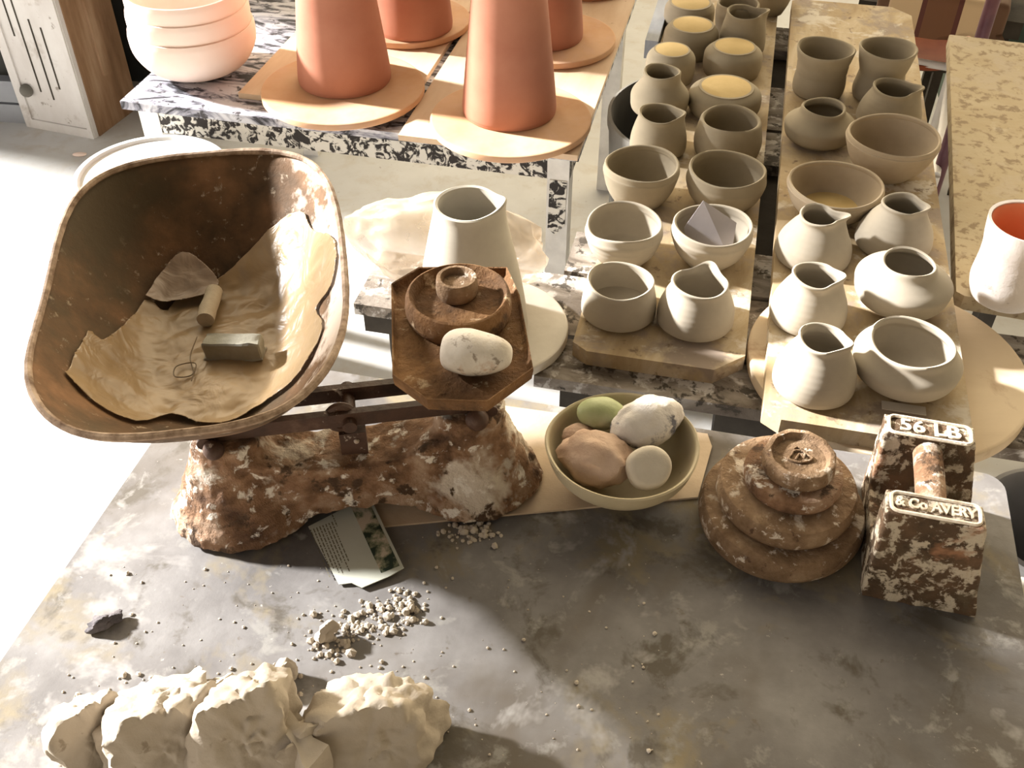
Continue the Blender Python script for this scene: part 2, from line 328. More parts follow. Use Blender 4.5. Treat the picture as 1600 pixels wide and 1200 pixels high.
# ------------------------------------------------------------------ setting
bm = bmesh.new(); box(bm, -6, 5, -1.5, 8, -.1, 0); tag(link_mesh('floor', bm, M_FLOOR, smooth=False), kind='structure')
bm = bmesh.new(); box(bm, -3.3, -3.0, 3.35, 8, 0, 3.2); box(bm, -3.3, -3.0, 2.45, 3.35, 2.44, 3.2); box(bm, -3.3, -3.0, -1.5, 1.86, 2.36, 3.2); box(bm, -3.3, -3.0, -1.5, 8, 3.2, 3.6)  # unseen wall, added with stepped lintels shaped to shade table and back pots
tag(link_mesh('wall_left_shading', bm, M_CUPW, smooth=False), kind='structure')

# ------------------------------------------------------------------ main table
back_right = at(1568, 744, TZ); o0 = back_right
# local frame: origin at back right corner, x along U, y along V
W = .905
t = empty('work_table', (o0.x, o0.y, 0), G)
tag(t, 'large worn work table with a grey clay-stained top, holding the rusty scale', 'table')
def rrect(x0, x1, y0, y1, r, n=6):
    out = []
    for cx, cy, a0 in ((x1-r, y1-r, 0), (x0+r, y1-r, 90), (x0+r, y0+r, 180), (x1-r, y0+r, 270)):
        for k in range(n+1):
            a = radians(a0+90*k/n); out.append((cx+r*cos(a), cy+r*sin(a)))
    return out
bm = bmesh.new(); prism(bm, rrect(-W, 0, -1.0, 0, .022), TZ-.03, TZ); bevel(bm, .003, 2, 50)
link_mesh('table_top', bm, M_TABLE, t)
bm = bmesh.new()
box(bm, -W+.06, -.06, -.06, -.04, TZ-.13, TZ-.03); box(bm, -W+.06, -.06, -.96, -.94, TZ-.13, TZ-.03)
box(bm, -W+.05, -W+.07, -.96, -.04, TZ-.13, TZ-.03); box(bm, -.07, -.05, -.96, -.04, TZ-.13, TZ-.03)
link_mesh('apron', bm, M_PALLETDK, t, False)
for x in (-W+.07, -.07):
    for y in (-.07, -.93):
        bm = bmesh.new(); box(bm, x-.025, x+.025, y-.025, y+.025, 0, TZ-.03); bevel(bm, .004)
        link_mesh('leg', bm, M_PALLETDK, t, False)
# thin tan board under bowl and scale foot
def quad_board(name, mat, pts, z0, z1, label, cat, bev=.001):
    c = sum((Vector(p) for p in pts), Vector((0, 0, 0)))/len(pts)
    bm = bmesh.new(); prism(bm, [(p[0]-c.x, p[1]-c.y) for p in pts], 0, z1-z0); bevel(bm, bev, 1)
    o = link_mesh(name, bm, mat, None, False, (c.x, c.y, z0)); tag(o, label, cat); return o
a = at(560, 828, TZ); b_ = at(1090, 779, TZ)
quad_board('thin_board', M_TABLEEDGE, [a, b_, at(1112, 700, TZ), at(1105, 680, TZ), at(700, 624, TZ)], TZ, TZ+.0025,
           'thin tan board lying on the table under the bowl of stones', 'board')

# ------------------------------------------------------------------ pallet stand with planks
PZ = .715
pt = empty('slatted_stand', (*at(834, 587, PZ).xy, 0), G)
tag(pt, 'low slatted stand of peeling planks carrying the boards of clay pots', 'stand')
PO = at(834, 587, PZ)
def plank(name, u0, u1, v0, v1, mat=None, z1=PZ, th=.018):
    bm = bmesh.new(); box(bm, u0, u1, v0, v1, z1-th, z1); bevel(bm, .002, 1)
    return link_mesh(name, bm, mat or M_PALLET, pt, False)
plank('plank', 0, 1.3, 0, .080)
plank('plank', -.265, 1.3, .088, .215)
plank('plank', -.005, .505, .225, .325)
plank('plank', .05, .50, .58, .69)
plank('plank', .05, .50, .70, .86)
plank('plank', .05, .50, 1.02, 1.13)
for u, w_, v1, vs_ in ((.06, .03, .62, (.06, .50)), (.27, .045, 1.12, (.06, 1.09)), (.46, .03, 1.12, (.06, 1.09)), (1.2, .03, .2, (.06, .17))):  # wide middle bearer added to stand for the dark between the ware boards
    bm = bmesh.new(); box(bm, u-w_, u+w_, .02, v1, PZ-.11, PZ-.0181); link_mesh('bearer', bm, M_PALLETDK, pt, False)
    for v in vs_:
        bm = bmesh.new(); box(bm, u-.03, u+.03, v-.03, v+.03, 0, PZ-.11); link_mesh('leg', bm, M_PALLETDK, pt, False)
bm = bmesh.new(); box(bm, -.258, 0, .100, .205, PZ-.055, PZ-.0181); link_mesh('bearer', bm, M_PALLETDK, pt, False)
bm = bmesh.new(); box(bm, -.24, -.19, .14, .19, 0, PZ-.05); link_mesh('leg', bm, M_PALLETDK, pt, False)

# ------------------------------------------------------------------ ware boards
BZ = PZ+.022                                        # top of left board
def board(name, mat, fl, length, width, z0, th, ch, label, front_ch=(.02, .03), rz=G):
    """fl = front-left corner (world)"""
    a_, b2 = front_ch
    pts = [(a_, 0), (width-b2, 0), (width, b2), (width, length-ch), (width-ch, length), (ch*.3, length), (0, length-ch*.3), (0, a_*.7)]
    bm = bmesh.new(); prism(bm, pts, 0, th); bevel(bm, .0025, 2)
    o = link_mesh(name, bm, mat, None, False, (fl.x, fl.y, z0), rz); tag(o, label, 'board'); return o
fl = at(892, 545, BZ); fr = at(1163, 572, BZ)
wL = (fr-fl).dot(U)
board('ware_board', M_BOARD, fl, 1.22, wL, PZ, BZ-PZ, .03, 'tan ware board under the left double row of clay cups', (.02, .035))
RZ0 = PZ+.018
RZ = RZ0+.022
fl2 = at(1193, 640, RZ); fr2 = at(1515, 640, RZ); wR = (fr2-fl2).dot(U)
fl2 = fl2 + V*(-.012)
board('ware_board', M_BOARD, fl2, 1.235, wR, RZ0, .022, .035, 'tan ware board lying over the round bat under the right double row of pots', (.02, .02))
# batten keeping the far end of the right board level
ctr = fl2 + U*(wR/2) + V*1.02
bm = bmesh.new(); box(bm, -wR/2+.02, wR/2-.02, -.03, .03, 0, .018); bevel(bm, .002, 1)
tag(link_mesh('batten', bm, M_PALLETDK, None, False, (ctr.x, ctr.y, PZ), G), 'dark batten under the far end of the right ware board', 'batten')
fl3 = at(1495, 440, BZ)
board('ware_board', M_BOARDG, fl3 - Vector((-sin(radians(-19)), cos(radians(-19)), 0))*.03, .86, .3, PZ, .022, .01, 'squiggle-stained ware board at the right edge with the pot of orange interior', (.01, .01), radians(-17))

tr = PO + U*.80 + V*.74
bm = bmesh.new(); box(bm, -.12, .14, -.03, .03, PZ-.05, PZ); box(bm, -.11, -.08, -.02, .02, 0, PZ-.05); box(bm, .10, .13, -.02, .02, 0, PZ-.05)
tag(link_mesh('trestle', bm, M_PALLETDK, None, False, (tr.x, tr.y, -.0002), G), 'dark trestle under the far end of the squiggle-stained ware board', 'trestle')

def disc(name, mat, c, r, z0, th, label, cat='bat', lip=0.0, z_top=None):
    bm = bmesh.new(); b = min(.003, th*.25)
    prof = [(0, 0), (r-b*1.5, 0), (r, b*1.2), (r, th-b), (r-b*.3, th-b*.3), (r-b, th), (r*.97, th), (0, th-lip)]
    lathe(bm, prof, 96)
    o = link_mesh(name, bm, mat, None, True, (c[0], c[1], z0)); tag(o, label, cat); return o
# round bat under the right board: extreme left x=1172, right ~1600 at y 560
cb = at(1385, 566, RZ0); rb = px2m(cb, 214)
disc('round_bat', M_WOODBAT, cb, rb, PZ, .018, 'large round wooden bat sticking out from under the right ware board')
# round bat under the tall white vase
cv = at(764, 506, PZ+.016); rv = px2m(cv, 124)
disc('round_bat', M_GREYBAT, cv, rv, PZ, .016, 'grey round bat under the tall white vase')

# ------------------------------------------------------------------ pots
def pot(name, cx, rim_y, base_y, z, rim_w, max_w, base_w, label, cat, group, mat=None, belly=.45, neck=None,
        spout=None, wall=.0042, waist=None, grooves=None, oval=1.0, inside_dust=None, flare=0, name_seed=0, spout_len=.28, dent=0, pinch=.10, trap=False):
    """spout: direction in degrees, 0 = right in the picture, 90 = away"""
    C, h = fit(cx, rim_y, base_y, z, base_w)
    top = Vector((C.x, C.y, z+h)); mid = Vector((C.x, C.y, z+h*belly))
    R = px2m(top, rim_w/2); Mx = px2m(mid, max_w/2); B = px2m(C, base_w/2)
    pts = [(B*.93, .0), (B, .003)]
    if neck:                                  # bellied body with a narrower neck/opening
        pts += [((B+Mx)/2+ (Mx-B)*.25, h*belly*.45), (Mx, h*belly), (Mx*.93+R*.07, h*(belly+(1-belly)*.3)), (R*neck[0]+Mx*(1-neck[0]), h*neck[1]), (R, h)]
    elif trap:
        pts += [((B+Mx)/2+(Mx-B)*.3, h*.08), (Mx, h*.20), (Mx*.86+R*.14, h*.42), (Mx*.45+R*.55, h*.66), (R*1.0, h*.88), (R, h)]
    elif waist:
        pts += [(B*1.04, h*.2), (Mx*waist, h*.5), (Mx*.93, h*.72), (R, h)]
    else:
        pts += [(B+(Mx-B)*.60, h*belly*.45), (Mx, h*belly), ((Mx+R)/2+abs(Mx-R)*.12, h*(.5+belly/2)), (R, h)]
    outer = smooth_prof(pts, 6)
    ow = wall
    inner = [(max(.001, r-ow), zz) for r, zz in outer if zz > .008]
    if grooves:
        g = []
        for r, zz in outer:
            k = sum(exp(-((zz/h-q)/.022)**2) for q in grooves); g.append((r-.0014*k, zz))
        outer = g
    inner.reverse()
    prof = [(0, .0008)] + outer + [(R-ow*.35, h+ow*.38), (R-ow*.7, h+ow*.2)] + inner + [(inner[-1][0]*.6, .0055), (0, .005)]
    seg = 80; sa = radians(spout) if spout is not None else None
    rnd = random.Random(hash_name(label)); ph = rnd.random()*6.28
    def fn(a, r, zz, k):
        f = 1+.008*sin(2*a+ph)+ (oval-1)*cos(a)**2; dz = .0015*sin(2*a+ph)*(zz/h)
        if dent: dz += dent*h*exp(-((math.remainder(a-radians(200), 2*pi))/.6)**2)*(max(0, zz/h-.6)/.4)
        if sa is not None and zz > h*.45:
            d = math.remainder(a-sa, 2*pi); q = ((zz/h-.45)/.55)**2.2
            f += q*(spout_len*exp(-(d/.30)**2) - pinch*exp(-((abs(d)-.75)/.34)**2)); dz += q*h*.03*exp(-(d/.35)**2)
        return r*f*cos(a), r*f*sin(a), zz+dz
    bm = bmesh.new(); lathe(bm, prof, seg, fn)
    o = link_mesh(name, bm, mat or M_CLAY, None, True, (C.x, C.y, z+.0002)); tag(o, label, cat, group)
    try: o.data.set_sharp_from_angle(angle=radians(75))
    except Exception: pass
    if inside_dust:
        bm = bmesh.new(); lathe(bm, [(0, .0085), (B*.80, .0082), (B*.97, .0085), (B*.85, .005), (0, .005)], 40)
        link_mesh('dust', bm, inside_dust, o)
    return o, C, h
def hash_name(s):
    v = 7
    for ch in s: v = (v*31+ord(ch)) % 1000003
    return v
def inverted(cx, top_y, base_y, z, flat_w, max_w, base_w, label, mat=None):
    C, h = fit(cx, top_y, base_y, z, base_w); top = Vector((C.x, C.y, z+h)); mid = Vector((C.x, C.y, z+h*.45))
    R = px2m(top, flat_w/2); Mx = px2m(mid, max_w/2); B = px2m(C, base_w/2)
    out = smooth_prof([(B, 0), (B+(Mx-B)*.8, h*.2), (Mx, h*.42), (Mx*.88+R*.12, h*.75), (R*1.04, h*.965), (R*.97, h), (R*.5, h-.0006)], 5)
    prof = [(0, h-.0008)] + list(reversed(out)) + [(B-.004, 0), (Mx-.006, h*.42), (R-.003, h-.008), (0, h-.008)]
    bm = bmesh.new(); lathe(bm, prof, 64)
    o = link_mesh('upturned_bowl', bm, mat or M_CLAY2, None, True, (C.x, C.y, z+.0002)); tag(o, label, 'bowl', 'pots on the left ware board')
    bm = bmesh.new(); lathe(bm, [(0, h+.0004), (R*.9, h+.0003), (R*.99, h-.0012), (R*.9, h-.003), (0, h-.003)], 48)
    tag(link_mesh('base', bm, M_DUST, o), 'flat base dusted tan')
    return o
M_DUST = mottled('tan_dust', [(.3, (.48, .35, .15)), (.7, (.60, .45, .22))], 14, rough=.9, bump=.1)
GL, GR = 'pots on the left ware board', 'pots on the right ware board'
# left board, nearest row first
pot('clay_cup', 970, 439, 522, BZ, 105, 117, 110, 'plain pale cup widening downwards, front left corner of the left ware board', 'cup', GL, trap=True)
pot('clay_pitcher', 1094, 441, 537, BZ, 90, 121, 112, 'pale squat pitcher, spout pointing away, front right corner of the left ware board', 'pitcher', GL, trap=True, spout=65, spout_len=.24, pinch=.10)
pot('clay_cup', 976, 348, 424, BZ, 119, 122, 82, 'pale cup with wavy rim and grooves, behind the plain front left cup', 'cup', GL, belly=.72, grooves=(.55, .66), dent=-.1)
o, pc, ph_ = pot('clay_bowl', 1114, 351, 427, BZ, 123, 125, 74, 'pale bowl with a folded grey paper standing inside', 'bowl', GL, belly=.72, grooves=(.62,))
# folded paper in that bowl
bm = bmesh.new()
A = Vector((-.030, -.012, .012)); Bq = Vector((.026, -.020, .012)); Cq = Vector((.034, .012, .052)); Dq = Vector((-.012, .026, .078)); E_ = Vector((-.036, .010, .046))
vs = [bm.verts.new(p) for p in (A, Bq, Cq, Dq, E_)]; vs2 = [bm.verts.new(p+Vector((0, -.0008, .0003))) for p in (A, Bq, Cq, Dq, E_)]
bm.faces.new(vs); bm.faces.new(vs2)
for i in range(5): bm.faces.new((vs[i], vs[(i+1) % 5], vs2[(i+1) % 5], vs2[i]))
tag(link_mesh('folded_paper', bm, M_PAPERV, None, False, (pc.x, pc.y, BZ)), 'folded violet-grey paper slip standing in a pale bowl', 'paper')
pot('clay_cup', 1003, 256, 332, BZ, 117, 119, 80, 'greyish wide cup tapering to its base, third row, left side of the left ware board', 'cup', GL, M_CLAY2, belly=.8)
pot('clay_cup', 1137, 264, 338, BZ, 119, 123, 88, 'greyish rounded cup, third row, next to the gap between the ware boards', 'cup', GL, M_CLAY2, belly=.62)
pot('clay_pitcher', 1033, 177, 254, BZ, 70, 88, 81, 'small grey pitcher with spout to the right, in front of the narrow-necked jug', 'pitcher', GL, M_CLAY2, trap=True, spout=-12, spout_len=0.11, pinch=.06)
pot('clay_cup', 1142, 187, 262, BZ, 95, 106, 98, 'thick-rimmed grey cup in front of the widest upturned bowl', 'cup', GL, M_CLAY2, belly=.4, wall=.006)
pot('clay_jug', 1035, 112, 192, BZ, 58, 90, 74, 'small grey jug with narrow neck beside the widest upturned bowl', 'jug', GL, M_CLAY2, belly=.28, neck=(.9, .78))
inverted(1135, 135, 196, BZ, 84, 113, 100, 'widest upturned bowl with tan base, nearest of the upturned ones')
inverted(1050, 77, 138, BZ, 56, 77, 72, 'smallest upturned bowl, behind the narrow-necked grey jug')
inverted(1148, 72, 130, BZ, 66, 91, 84, 'tall upturned bowl in front of the small beaked pitcher')
inverted(1082, 38, 98, BZ, 66, 85, 80, 'upturned bowl left of the small beaked pitcher')
pot('clay_pitcher', 1166, 19, 92, BZ, 60, 72, 66, 'small grey beaked pitcher behind the tall upturned bowl', 'pitcher', GL, M_CLAY2, trap=True, spout=5, spout_len=0.26)
inverted(1079, 3, 52, BZ, 64, 78, 74, 'farthest upturned bowl, cut by the top of the photo')
pot('clay_cup', 1154, 5, 66, BZ, 66, 68, 54, 'dark grey cup mostly hidden behind the small beaked pitcher', 'cup', GL, M_CLAY2, belly=.7)
pot('clay_cup', 1211, -32, 27, BZ, 66, 66, 40, 'farthest cup on the left ware board, tapering to a narrow base', 'cup', GL, M_CLAY2, belly=.85)
# right board
pot('clay_cup', 1291, 76, 160, RZ, 90, 86, 76, 'tall banded cup at the far left of the right ware board', 'cup', GR, M_CLAY2, waist=.90, grooves=(.45, .7))
pot('clay_cup', 1388, 75, 166, RZ, 89, 84, 74, 'tall waisted cup at the far right of the right ware board', 'cup', GR, M_CLAY2, waist=.84, grooves=(.52,))
pot('clay_jug', 1287, 168, 237, RZ, 68, 108, 74, 'squat jug with small round mouth in front of the tall banded cup', 'jug', GR, M_CLAY2, belly=.42, neck=(.85, .82))
pot('clay_pitcher', 1400, 137, 212, RZ, 70, 98, 91, 'small pitcher with beak to the right, behind the wide flared bowl', 'pitcher', GR, M_CLAY2, trap=True, spout=-10, spout_len=0.22)
pot('clay_bowl', 1397, 211, 288, RZ, 142, 143, 84, 'wide flared bowl in front of the small beaked pitcher on the right board', 'bowl', GR, M_CLAY3, belly=.85, grooves=(.4,))
pot('clay_bowl', 1306, 287, 356, RZ, 146, 147, 92, 'wide bowl with tan dust inside, in front of the squat round-mouthed jug', 'bowl', GR, M_CLAY3, belly=.85, inside_dust=M_DUST)
pot('clay_pitcher', 1283, 337, 432, RZ, 66, 118, 109, 'white pitcher with beak to the right, in front of the dusty wide bowl', 'pitcher', GR, trap=True, spout=-3, spout_len=0.41)
pot('clay_pitcher', 1412, 319, 412, RZ, 68, 118, 109, 'white pitcher behind the round closed jar on the right board', 'pitcher', GR, trap=True, spout=-20, spout_len=0.21)
pot('clay_pitcher', 1276, 430, 530, RZ, 76, 118, 109, 'white pitcher in the middle of the three along the left edge of the right board', 'pitcher', GR, trap=True, spout=-14, spout_len=0.18)
pot('clay_jar', 1421, 411, 500, RZ, 84, 148, 88, 'round white jar with wide mouth, behind the low round bowl', 'jar', GR, belly=.5, neck=(.8, .86))
pot('clay_pitcher', 1288, 529, 641, RZ, 80, 128, 119, 'nearest white pitcher on the right board, beside the low round bowl', 'pitcher', GR, trap=True, spout=-32, spout_len=0.14, pinch=.07)
pot('clay_bowl', 1426, 536, 624, RZ, 132, 164, 106, 'low round white bowl curving in at the rim, nearest on the right board', 'bowl', GR, belly=.52, neck=(.8, .84), wall=.005)
# paper slip at board front
p = at(1412, 638, RZ); bm = bmesh.new(); box(bm, -.024, .024, -.007, .007, 0, .0008)
tag(link_mesh('paper_slip', bm, M_GREYBAT, None, False, (p.x, p.y, RZ), G), 'grey paper slip on the front edge of the right ware board', 'paper')
# pot at the right edge with orange interior
C, h = fit(1612, 346, 492, BZ, 110)
Rt = px2m((C.x, C.y, BZ+h), 64)
outer = smooth_prof([(.036, 0), (.041, .004), (.047, h*.22), (.046, h*.42), (Rt*.9, h*.62), (Rt*.96, h*.82), (Rt, h)], 6)
bm = bmesh.new(); lathe(bm, [(0, 0)]+outer+[(Rt-.004, h-.001), (Rt*.92-.005, h*.8), (Rt*.8, h*.4), (.02, .02), (0, .02)], 64)
o = link_mesh('painted_pot', bm, mottled('white_slip_coat', [(.3, (.60, .54, .50)), (.7, (.80, .76, .72))], 9, [(22, .6, .68, (.38, .33, .3))], bump=.3), None, True, (C.x, C.y, BZ))
tag(o, 'white-coated pot with orange interior, cut by the right edge of the photo', 'pot')
bm = bmesh.new(); lathe(bm, [(Rt-.0045, h-.0025), (Rt*.92-.0058, h*.8), (Rt*.8-.001, h*.4), (.019, .021), (0, .021)], 64)
sm = bmesh.new(); lathe(bm, [(Rt-.0052, h-.0025), (Rt*.92-.0065, h*.8), (Rt*.8-.002, h*.4), (.018, .0218), (0, .0218)], 64)
sm.free(); tag(link_mesh('glaze', bm, mottled('orange_slip', [(.3, (.60, .22, .11)), (.7, (.70, .30, .16))], 8, bump=.05), o), 'orange interior')

# tall white vase
VZ = PZ+.016
C, h = fit(732, 318, 566, VZ, 170)
R = px2m((C.x, C.y, VZ+h), 55); B = px2m(C, 86)
outer = smooth_prof([(B*.95, 0), (B, .005), (B*.98, h*.15), (B*.86, h*.45), (R*1.18, h*.78), (R*1.02, h*.94), (R, h)], 8)
inner = [(r-.005, z) for r, z in reversed(outer) if z > .01]
def vfn(a, r, z, k):
    d = math.remainder(a-radians(-5), 2*pi); q = max(0, (z/h-.8)/.2)**2
    f = 1+q*(.10*exp(-(d/.35)**2)-.06*exp(-((abs(d)-.8)/.4)**2)); return r*f*cos(a), r*f*sin(a), z+q*.006*exp(-(d/.4)**2)
bm = bmesh.new(); lathe(bm, [(0, 0)]+outer+[(R-.002, h+.0012)]+inner+[(0, .01)], 96, vfn)
tag(link_mesh('clay_vase', bm, M_VASE, None, True, (C.x, C.y, VZ)), 'tall smooth white vase narrowing to a pinched mouth, behind the scale', 'vase')

# ------------------------------------------------------------------ clear bag behind the vase
bm = bmesh.new(); bmesh.ops.create_icosphere(bm, subdivisions=5, radius=1)
for v in bm.verts:
    d = v.co.normalized(); k = 1+.12*noise.fractal(d*1.6+Vector((4, 1, 2)), 1, 2, 2)-.12*abs(noise.noise(d*3.1+Vector((9, 2, 1))))
    p = Vector((d.x*.140, d.y*.042, d.z*.078))*k; v.co = (p.x, p.y, max(-.06, p.z)+.06)
bc = at(715, 480, PZ) + V*.06
tag(link_mesh('plastic_bag', bm, M_BAG, None, True, (bc.x-.025, bc.y-.004, PZ), G), 'crumpled translucent plastic bag behind the tall white vase', 'bag')

# ------------------------------------------------------------------ kitchen scale
SC = Vector((-.158, .718, TZ+.0026)); SR = radians(9.5)
sc = empty('weighing_scale', SC, SR); tag(sc, 'old rusty kitchen balance scale with a big pan, on the table', 'scale')
SI = (Matrix.Translation(SC) @ Matrix.Rotation(SR, 4, 'Z')).inverted()
def S(p): return SI @ Vector(p)
bm = bmesh.new()
for sx_ in (-1, 1):
    cxl = sx_*.118
    prof = smooth_prof([(.001, 0), (.061, 0), (.063, .006), (.060, .018), (.052, .032), (.050, .040), (.042, .062), (.034, .082), (.030, .100), (.026, .104), (.001, .104)], 5)
    def ffn(a, r, z, k, s=sx_):
        e = 1.0 + (.10 if cos(a)*s > 0 else .12)*abs(cos(a)); return r*e*cos(a)*1.02, r*sin(a)*.98, z
    lathe(bm, prof, 48, ffn, (cxl, 0, 0))
# bridge with arched underside
n = 24; secs = []
for i in range(n+1):
    u = -.11+.22*i/n; q = abs(u)/.11
    top = .066+.030*q**2.0; bot = .0+.012*(1-q**2); wt_, wb = .030, .034+.014*q**2
    secs.append([bm.verts.new((u, y, z)) for y, z in ((-wb, bot), (wb, bot), (wb*.95, bot+.012), (wt_, top-.010), (wt_, top), (-wt_, top), (-wt_, top-.010), (-wb*.95, bot+.012))])
for A_, B_ in zip(secs, secs[1:]):
    for k in range(8): bm.faces.new((A_[k], A_[(k+1) % 8], B_[(k+1) % 8], B_[k]))
bm.faces.new(secs[0]); bm.faces.new(secs[-1])
base = link_mesh('cast_base', bm, M_RUSTW, sc)
rm = base.modifiers.new('remesh', 'REMESH'); rm.mode = 'VOXEL'; rm.voxel_size = .0028; rm.use_smooth_shade = True
smm = base.modifiers.new('smooth', 'SMOOTH'); smm.iterations = 4; smm.factor = .6
tx = bpy.data.textures.new('lumpy', 'CLOUDS'); tx.noise_scale = .02; tx.noise_depth = 3
dm = base.modifiers.new('disp', 'DISPLACE'); dm.texture = tx; dm.strength = .009; dm.mid_level = .5
# beams
for y in (-.008, .028):
    bm = bmesh.new(); box(bm, -.142, .142, y-.004, y+.004, .104, .126)
    for e in bm.verts:
        if abs(e.co.x) > .1: e.co.z = .115+(e.co.z-.115)*.75
    bevel(bm, .0015); link_mesh('beam', bm, M_DARKIRON, sc)
for x in (-.136, 0, .136):
    bm = bmesh.new(); tube(bm, [(x, -.020, .112), (x, .040, .112)], .007, 14); bmesh.ops.recalc_face_normals(bm, faces=bm.faces)
    link_mesh('pivot', bm, M_DARKIRON, sc)
# front bearing knobs
for x, r_ in ((-.128, .010), (.122, .0115)):
    bm = bmesh.new(); bmesh.ops.create_uvsphere(bm, u_segments=20, v_segments=12, radius=r_)
    bmesh.ops.translate(bm, verts=bm.verts, vec=(x, -.024, .108)); link_mesh('bearing', bm, M_DARKIRON, sc)
# centre ring and balance weight hanging at the front of the bridge
lp = S(at(533, 655, TZ+.112)); 
bm = bmesh.new(); ringp = [(lp.x+.012*cos(a_), lp.y, .112+.014*sin(a_)) for a_ in [2*pi*k/20 for k in range(20)]]
tube(bm, ringp, .0045, 8, True); link_mesh('hanging_ring', bm, M_DARKIRON, sc)
bm = bmesh.new(); box(bm, lp.x-.004, lp.x+.022, lp.y-.008, lp.y+.008, .062, .096); bevel(bm, .004, 3); wgt = link_mesh('balance_weight', bm, M_DARKIRON, sc)
bm = bmesh.new(); bmesh.ops.create_uvsphere(bm, u_segments=12, v_segments=8, radius=.0028); bmesh.ops.translate(bm, verts=bm.verts, vec=(lp.x+.012, lp.y-.0085, .086)); tag(link_mesh('screw', bm, M_STONEW, wgt), 'pale screw head')
# cross cradle under pan and post under plate
PANZ = .99; PAND = .103
pc0 = Vector((-.2945, .778, PANZ)); pl = S(pc0); pl.z = 0
lz = PANZ-PAND-SC.z
bm = bmesh.new()
box(bm, -.130, -.106, -.02, .19, lz-.014, lz-.003); box(bm, -.225, -.02, .065, .085, lz-.014, lz-.003)
box(bm, -.126, -.110, -.016, .016, .116, lz-.012); bevel(bm, .002); link_mesh('pan_cradle', bm, M_DARKIRON, sc)
bm = bmesh.new(); box(bm, .108, .128, -.02, .02, .118, .1895); box(bm, .07, .166, -.012, .012, .178, .189); box(bm, .106, .130, -.06, .08, .178, .189); bevel(bm, .002)
link_mesh('plate_support', bm, M_DARKIRON, sc)

# plate (octagon tray)
PLZ = .95
oc = [S(at(px, py, PLZ)) for px, py in [(612, 450), (655, 424), (792, 424), (812, 468), (833, 582), (762, 634), (668, 631), (614, 592)]]
cpl = sum((Vector((q.x, q.y, 0)) for q in oc), Vector())/8
lz2 = PLZ-SC.z
bm = bmesh.new()
def ring_of(s, z): return [bm.verts.new((cpl.x+(q.x-cpl.x)*s, cpl.y+(q.y-cpl.y)*s, z)) for q in oc]
rs = [ring_of(.0001, lz2-.003), ring_of(.93, lz2-.003), ring_of(.96, lz2-.001), ring_of(.985, lz2+.005), ring_of(1.0, lz2+.0055), ring_of(1.005, lz2+.003), ring_of(.985, lz2-.008), ring_of(.0001, lz2-.008)]
for A_, B_ in zip(rs, rs[1:]):
    for k in range(8): bm.faces.new((A_[k], A_[(k+1) % 8], B_[(k+1) % 8], B_[k]))
bmesh.ops.remove_doubles(bm, verts=bm.verts, dist=1e-4)
link_mesh('weight_plate', bm, M_PLATERUST, sc, False)
PTOP = PLZ-.003

# pan
def sup(a, ex=3.0):
    c_, s_ = cos(a), sin(a); k = (abs(c_)**ex+abs(s_)**ex)**(-1/ex); return c_*k, s_*k
PWx, PLy = .1365, .213
def pan_prof(t): return PAND*max(0, (t-.42)/.58)**1.55
def rim_wave(x, y): return .010*cos(pi*(y/PLy))*(abs(x)/PWx)**4*-1.0 + .004*sin(9*y)
def pan_loops(bm, off=0.0):
    loops = []; N = 120
    for t in (0.001, .2, .35, .45, .52, .58, .64, .70, .76, .82, .88, .93, .97, 1.0):
        lp_ = []
        for i in range(N):
            sx_, sy_ = sup(2*pi*i/N, 2.3+.8*t); x, y = sx_*PWx*t, sy_*PLy*t
            z = pan_prof(t)+off + t**4*rim_wave(x, y)
            lp_.append(bm.verts.new((x, y, z)))
        loops.append(lp_)
    for A_, B_ in zip(loops, loops[1:]):
        for k in range(N): bm.faces.new((A_[k], A_[(k+1) % N], B_[(k+1) % N], B_[k]))
    bm.faces.new(loops[0])
    return loops
pan = empty('scale_pan', (0, 0, 0)); pan.parent = sc; pan.location = (pl.x, pl.y, lz)
bm = bmesh.new(); lps = pan_loops(bm); rimpts = [v.co.copy() for v in lps[-1]]
bmesh.ops.recalc_face_normals(bm, faces=bm.faces)
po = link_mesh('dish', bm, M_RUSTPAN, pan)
sm_ = po.modifiers.new('solid', 'SOLIDIFY'); sm_.thickness = .0022; sm_.offset = 0
rr = [.0034+.0006*noise.noise(p*60) for p in rimpts]
bm = bmesh.new(); tube(bm, [p+Vector((0, 0, .001)) for p in rimpts], rr, 8, True); tag(link_mesh('rolled_rim', bm, M_PANRIM, pan), 'chipped pale rim')
PANM = Matrix.Translation(SC) @ Matrix.Rotation(SR, 4, 'Z') @ Matrix.Translation(Vector((pl.x, pl.y, lz)))
def pan_z(x, y):
    lo, hi = 0, 1.2
    for _ in range(24):
        t = (lo+hi)/2; ex = 2.3+.8*min(t, 1); k = (abs(x/PWx)**ex+abs(y/PLy)**ex)**(1/ex)
        if k > t: lo = t
        else: hi = t
    return pan_prof(t) + min(t, 1)**4*rim_wave(x, y)
def pan_at(px, py):
    """point of the pan's inside seen at that place"""
    z = PANZ-PAND
    for _ in range(30):
        q = PANM.inverted() @ at(px, py, z); z += .5*((PANM @ Vector((0, 0, pan_z(q.x, q.y)))).z - z)
    q = PANM.inverted() @ at(px, py, z); return Vector((q.x, q.y, pan_z(q.x, q.y)))
def inside(p, poly):
    c_ = False; j = len(poly)-1
    for i in range(len(poly)):
        if (poly[i][1] > p[1]) != (poly[j][1] > p[1]) and p[0] < (poly[j][0]-poly[i][0])*(p[1]-poly[i][1])/(poly[j][1]-poly[i][1])+poly[i][0]: c_ = not c_
        j = i
    return c_
